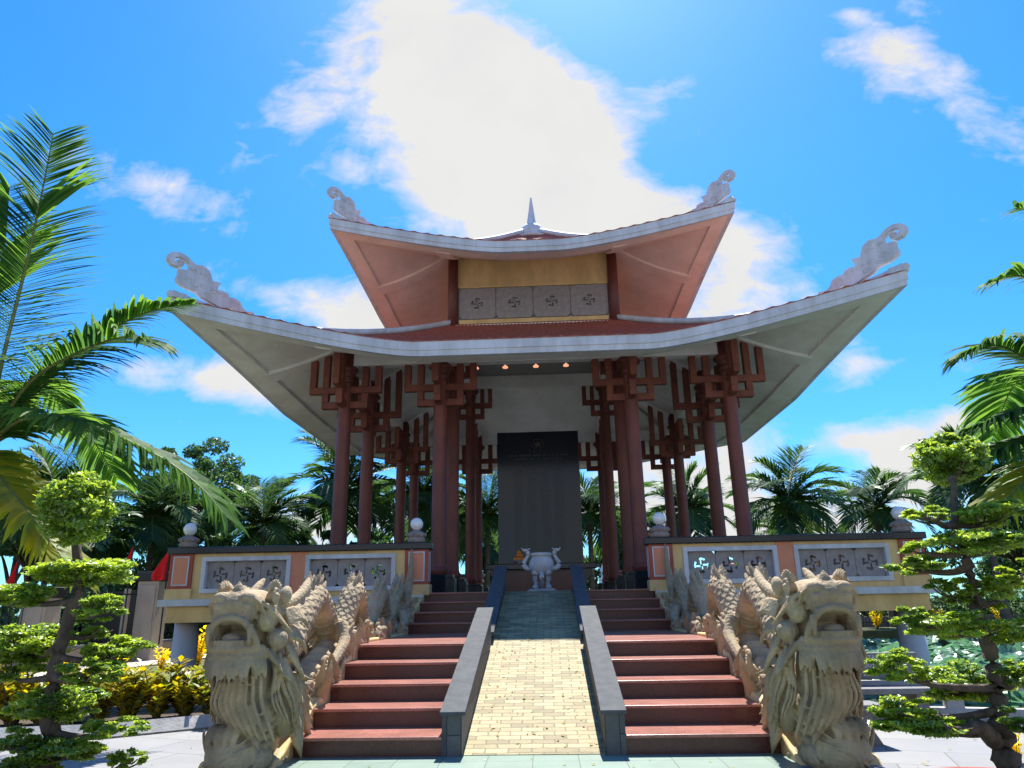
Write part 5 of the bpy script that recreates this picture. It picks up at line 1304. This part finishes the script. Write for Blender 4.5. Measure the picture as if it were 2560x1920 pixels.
# inscribed bench back
bp = empty('stone_bench', (3.95, 8.9, 0), 'grey stone bench with an inscribed backrest behind the right dragon', 'bench')
bk = part(MB().box(3.36, 4.36, 8.86, 8.94, .42, .70), 'backrest', 'bench', bp, bev=.01)
part(MB().box(3.42, 4.32, 8.50, 8.855, .30, .36), 'seat', 'bench', bp, bev=.01)
for x in (3.52, 4.2): part(MB().box(x-.06, x+.06, 8.56, 8.93, 0, .42 if False else .298), 'leg', 'bench', bp); part(MB().box(x-.04, x+.04, 8.87, 8.93, .30, .42), 'back_post', 'bench', bp)
for i, (tx, sz, z) in enumerate((('LIÊN ĐỘI TRƯỜNG', .072, .625), ('TÂN QUÝ TÂY', .066, .55), ('NH: 2015 - 2016', .044, .495), ('Kính tặng', .036, .45))):
    cu_ = bpy.data.curves.new('lettering', 'FONT'); cu_.body = tx; cu_.size = sz; cu_.extrude = .003; cu_.align_x = 'CENTER'
    tmp = bpy.data.objects.new('lettering', cu_); COL.objects.link(tmp); dg = bpy.context.evaluated_depsgraph_get(); me = bpy.data.meshes.new_from_object(tmp.evaluated_get(dg)); bpy.data.objects.remove(tmp)
    me.materials.clear(); me.materials.append(M['letter']); o = bpy.data.objects.new('lettering', me); COL.objects.link(o); o.parent = bk; o.rotation_euler = (pi/2, 0, 0); o.location = Vector((3.80, 8.857, z))-bp.location
b2 = empty('stone_bench', (3.0, 7.5, 0), 'low backless grey stone bench partly hidden behind the right dragon', 'bench')
part(MB().prism([(2.72, 7.25), (3.28, 7.32), (3.26, 7.62), (2.70, 7.60)], lambda u, v, w: (u, v, .30+w), .055), 'seat', 'bench', b2, bev=.012)
mb = MB().prism([(3.06, .30), (3.16, .30), (3.14, .14), (3.22, .0), (3.10, 0), (3.04, .12)], lambda u, v, w: (u, 7.36+w, v), .18); fixn(part(mb, 'leg', 'bench', b2))
part(MB().box(2.74, 2.84, 7.36, 7.54, 0, .30), 'leg', 'bench', b2)
fb = empty('far_fence', (16, 36, 0), 'dark iron fence with pale panels across the lotus pond', 'fence')
mr = MB()
for k in range(170): mr.tube([(8+.14*k, 36, 0), (8+.14*k, 36, 1.1)], .012, 4)
mr.box(8, 32, 35.98, 36.02, 1.02, 1.06); mr.box(8, 32, 35.98, 36.02, .2, .24); part(mr, 'railing', 'iron', fb); part(MB().box(8, 32, 36.3, 36.36, -.02, .45), 'base_wall', 'capstone', fb)
ob = MB().box(13.6, 15.2, 37, 37.2, .35, .95); tag(ob.build('banner', 'orange'), 'orange banner glimpsed under the terrace across the pond', 'banner')
# houses glimpsed between the trees
def house(x0, x1, y0, y1, h, label, roof=True, wm='house'):
    r_ = empty('house', ((x0+x1)/2, y0, 0), label, 'house', 'houses beyond the trees'); part(MB().box(x0, x1, y0, y1, 0, h), 'wall', wm, r_)
    if roof:
        xm = (x0+x1)/2; mb = MB().prism([(x0-.5, h+.002), (x1+.5, h+.002), (xm, h+1.6)], lambda u, v, w: (u, y0-.4+w, v), y1-y0+.8); fixn(part(mb, 'roof', 'roofred', r_))
    for k in range(int((x1-x0)/2)):
        for j in range(int(h/3)): 
            f_ = part(MB().box(x0+.6+2*k, x0+1.6+2*k, y0-.03, y0+.02, 1+3*j, 2.2+3*j), 'window', 'glass', r_)
house(-3.4, -.4, 47, 52, 6.8, 'pale blue-grey house between the trees left of the stele', False); house(4.2, 8.6, 52, 58, 5.2, 'white house low behind the palms right of the stele'); house(-15, -9, 50, 58, 4.4, 'house with an orange tiled roof glimpsed through the left trees')
house(15, 22, 54, 60, 4.0, 'low pale house on the right horizon')

# fallen leaves scattered on the paving
mb = MB(); rg = random.Random(130)
for k in range(420):
    if rg.random() < .25: x, y = rg.uniform(-.6, .6), rg.uniform(7.2, 12); z = .02+(y-7.06)*.2168
    else:
        x, y = rg.uniform(-6, 6.5), rg.uniform(5.2, 8.6); z = .012
        if 2.1 < abs(x) < 3.0: continue
        if abs(x) < 2.2 and y > 6.95: continue
    s_ = rg.uniform(.012, .03); a_ = rg.uniform(0, 6.3); c_, n_ = math.cos(a_)*s_, math.sin(a_)*s_; n0 = len(mb.v)
    mb.v += [(x-c_, y-n_, z), (x+n_*.5, y-c_*.5, z+s_*.3), (x+c_, y+n_, z+.003), (x-n_*.5, y+c_*.5, z+s_*.2)]; mb.f.append((n0, n0+1, n0+2, n0+3))
tag(mb.build('fallen_leaves', 'croton'), kind='stuff')
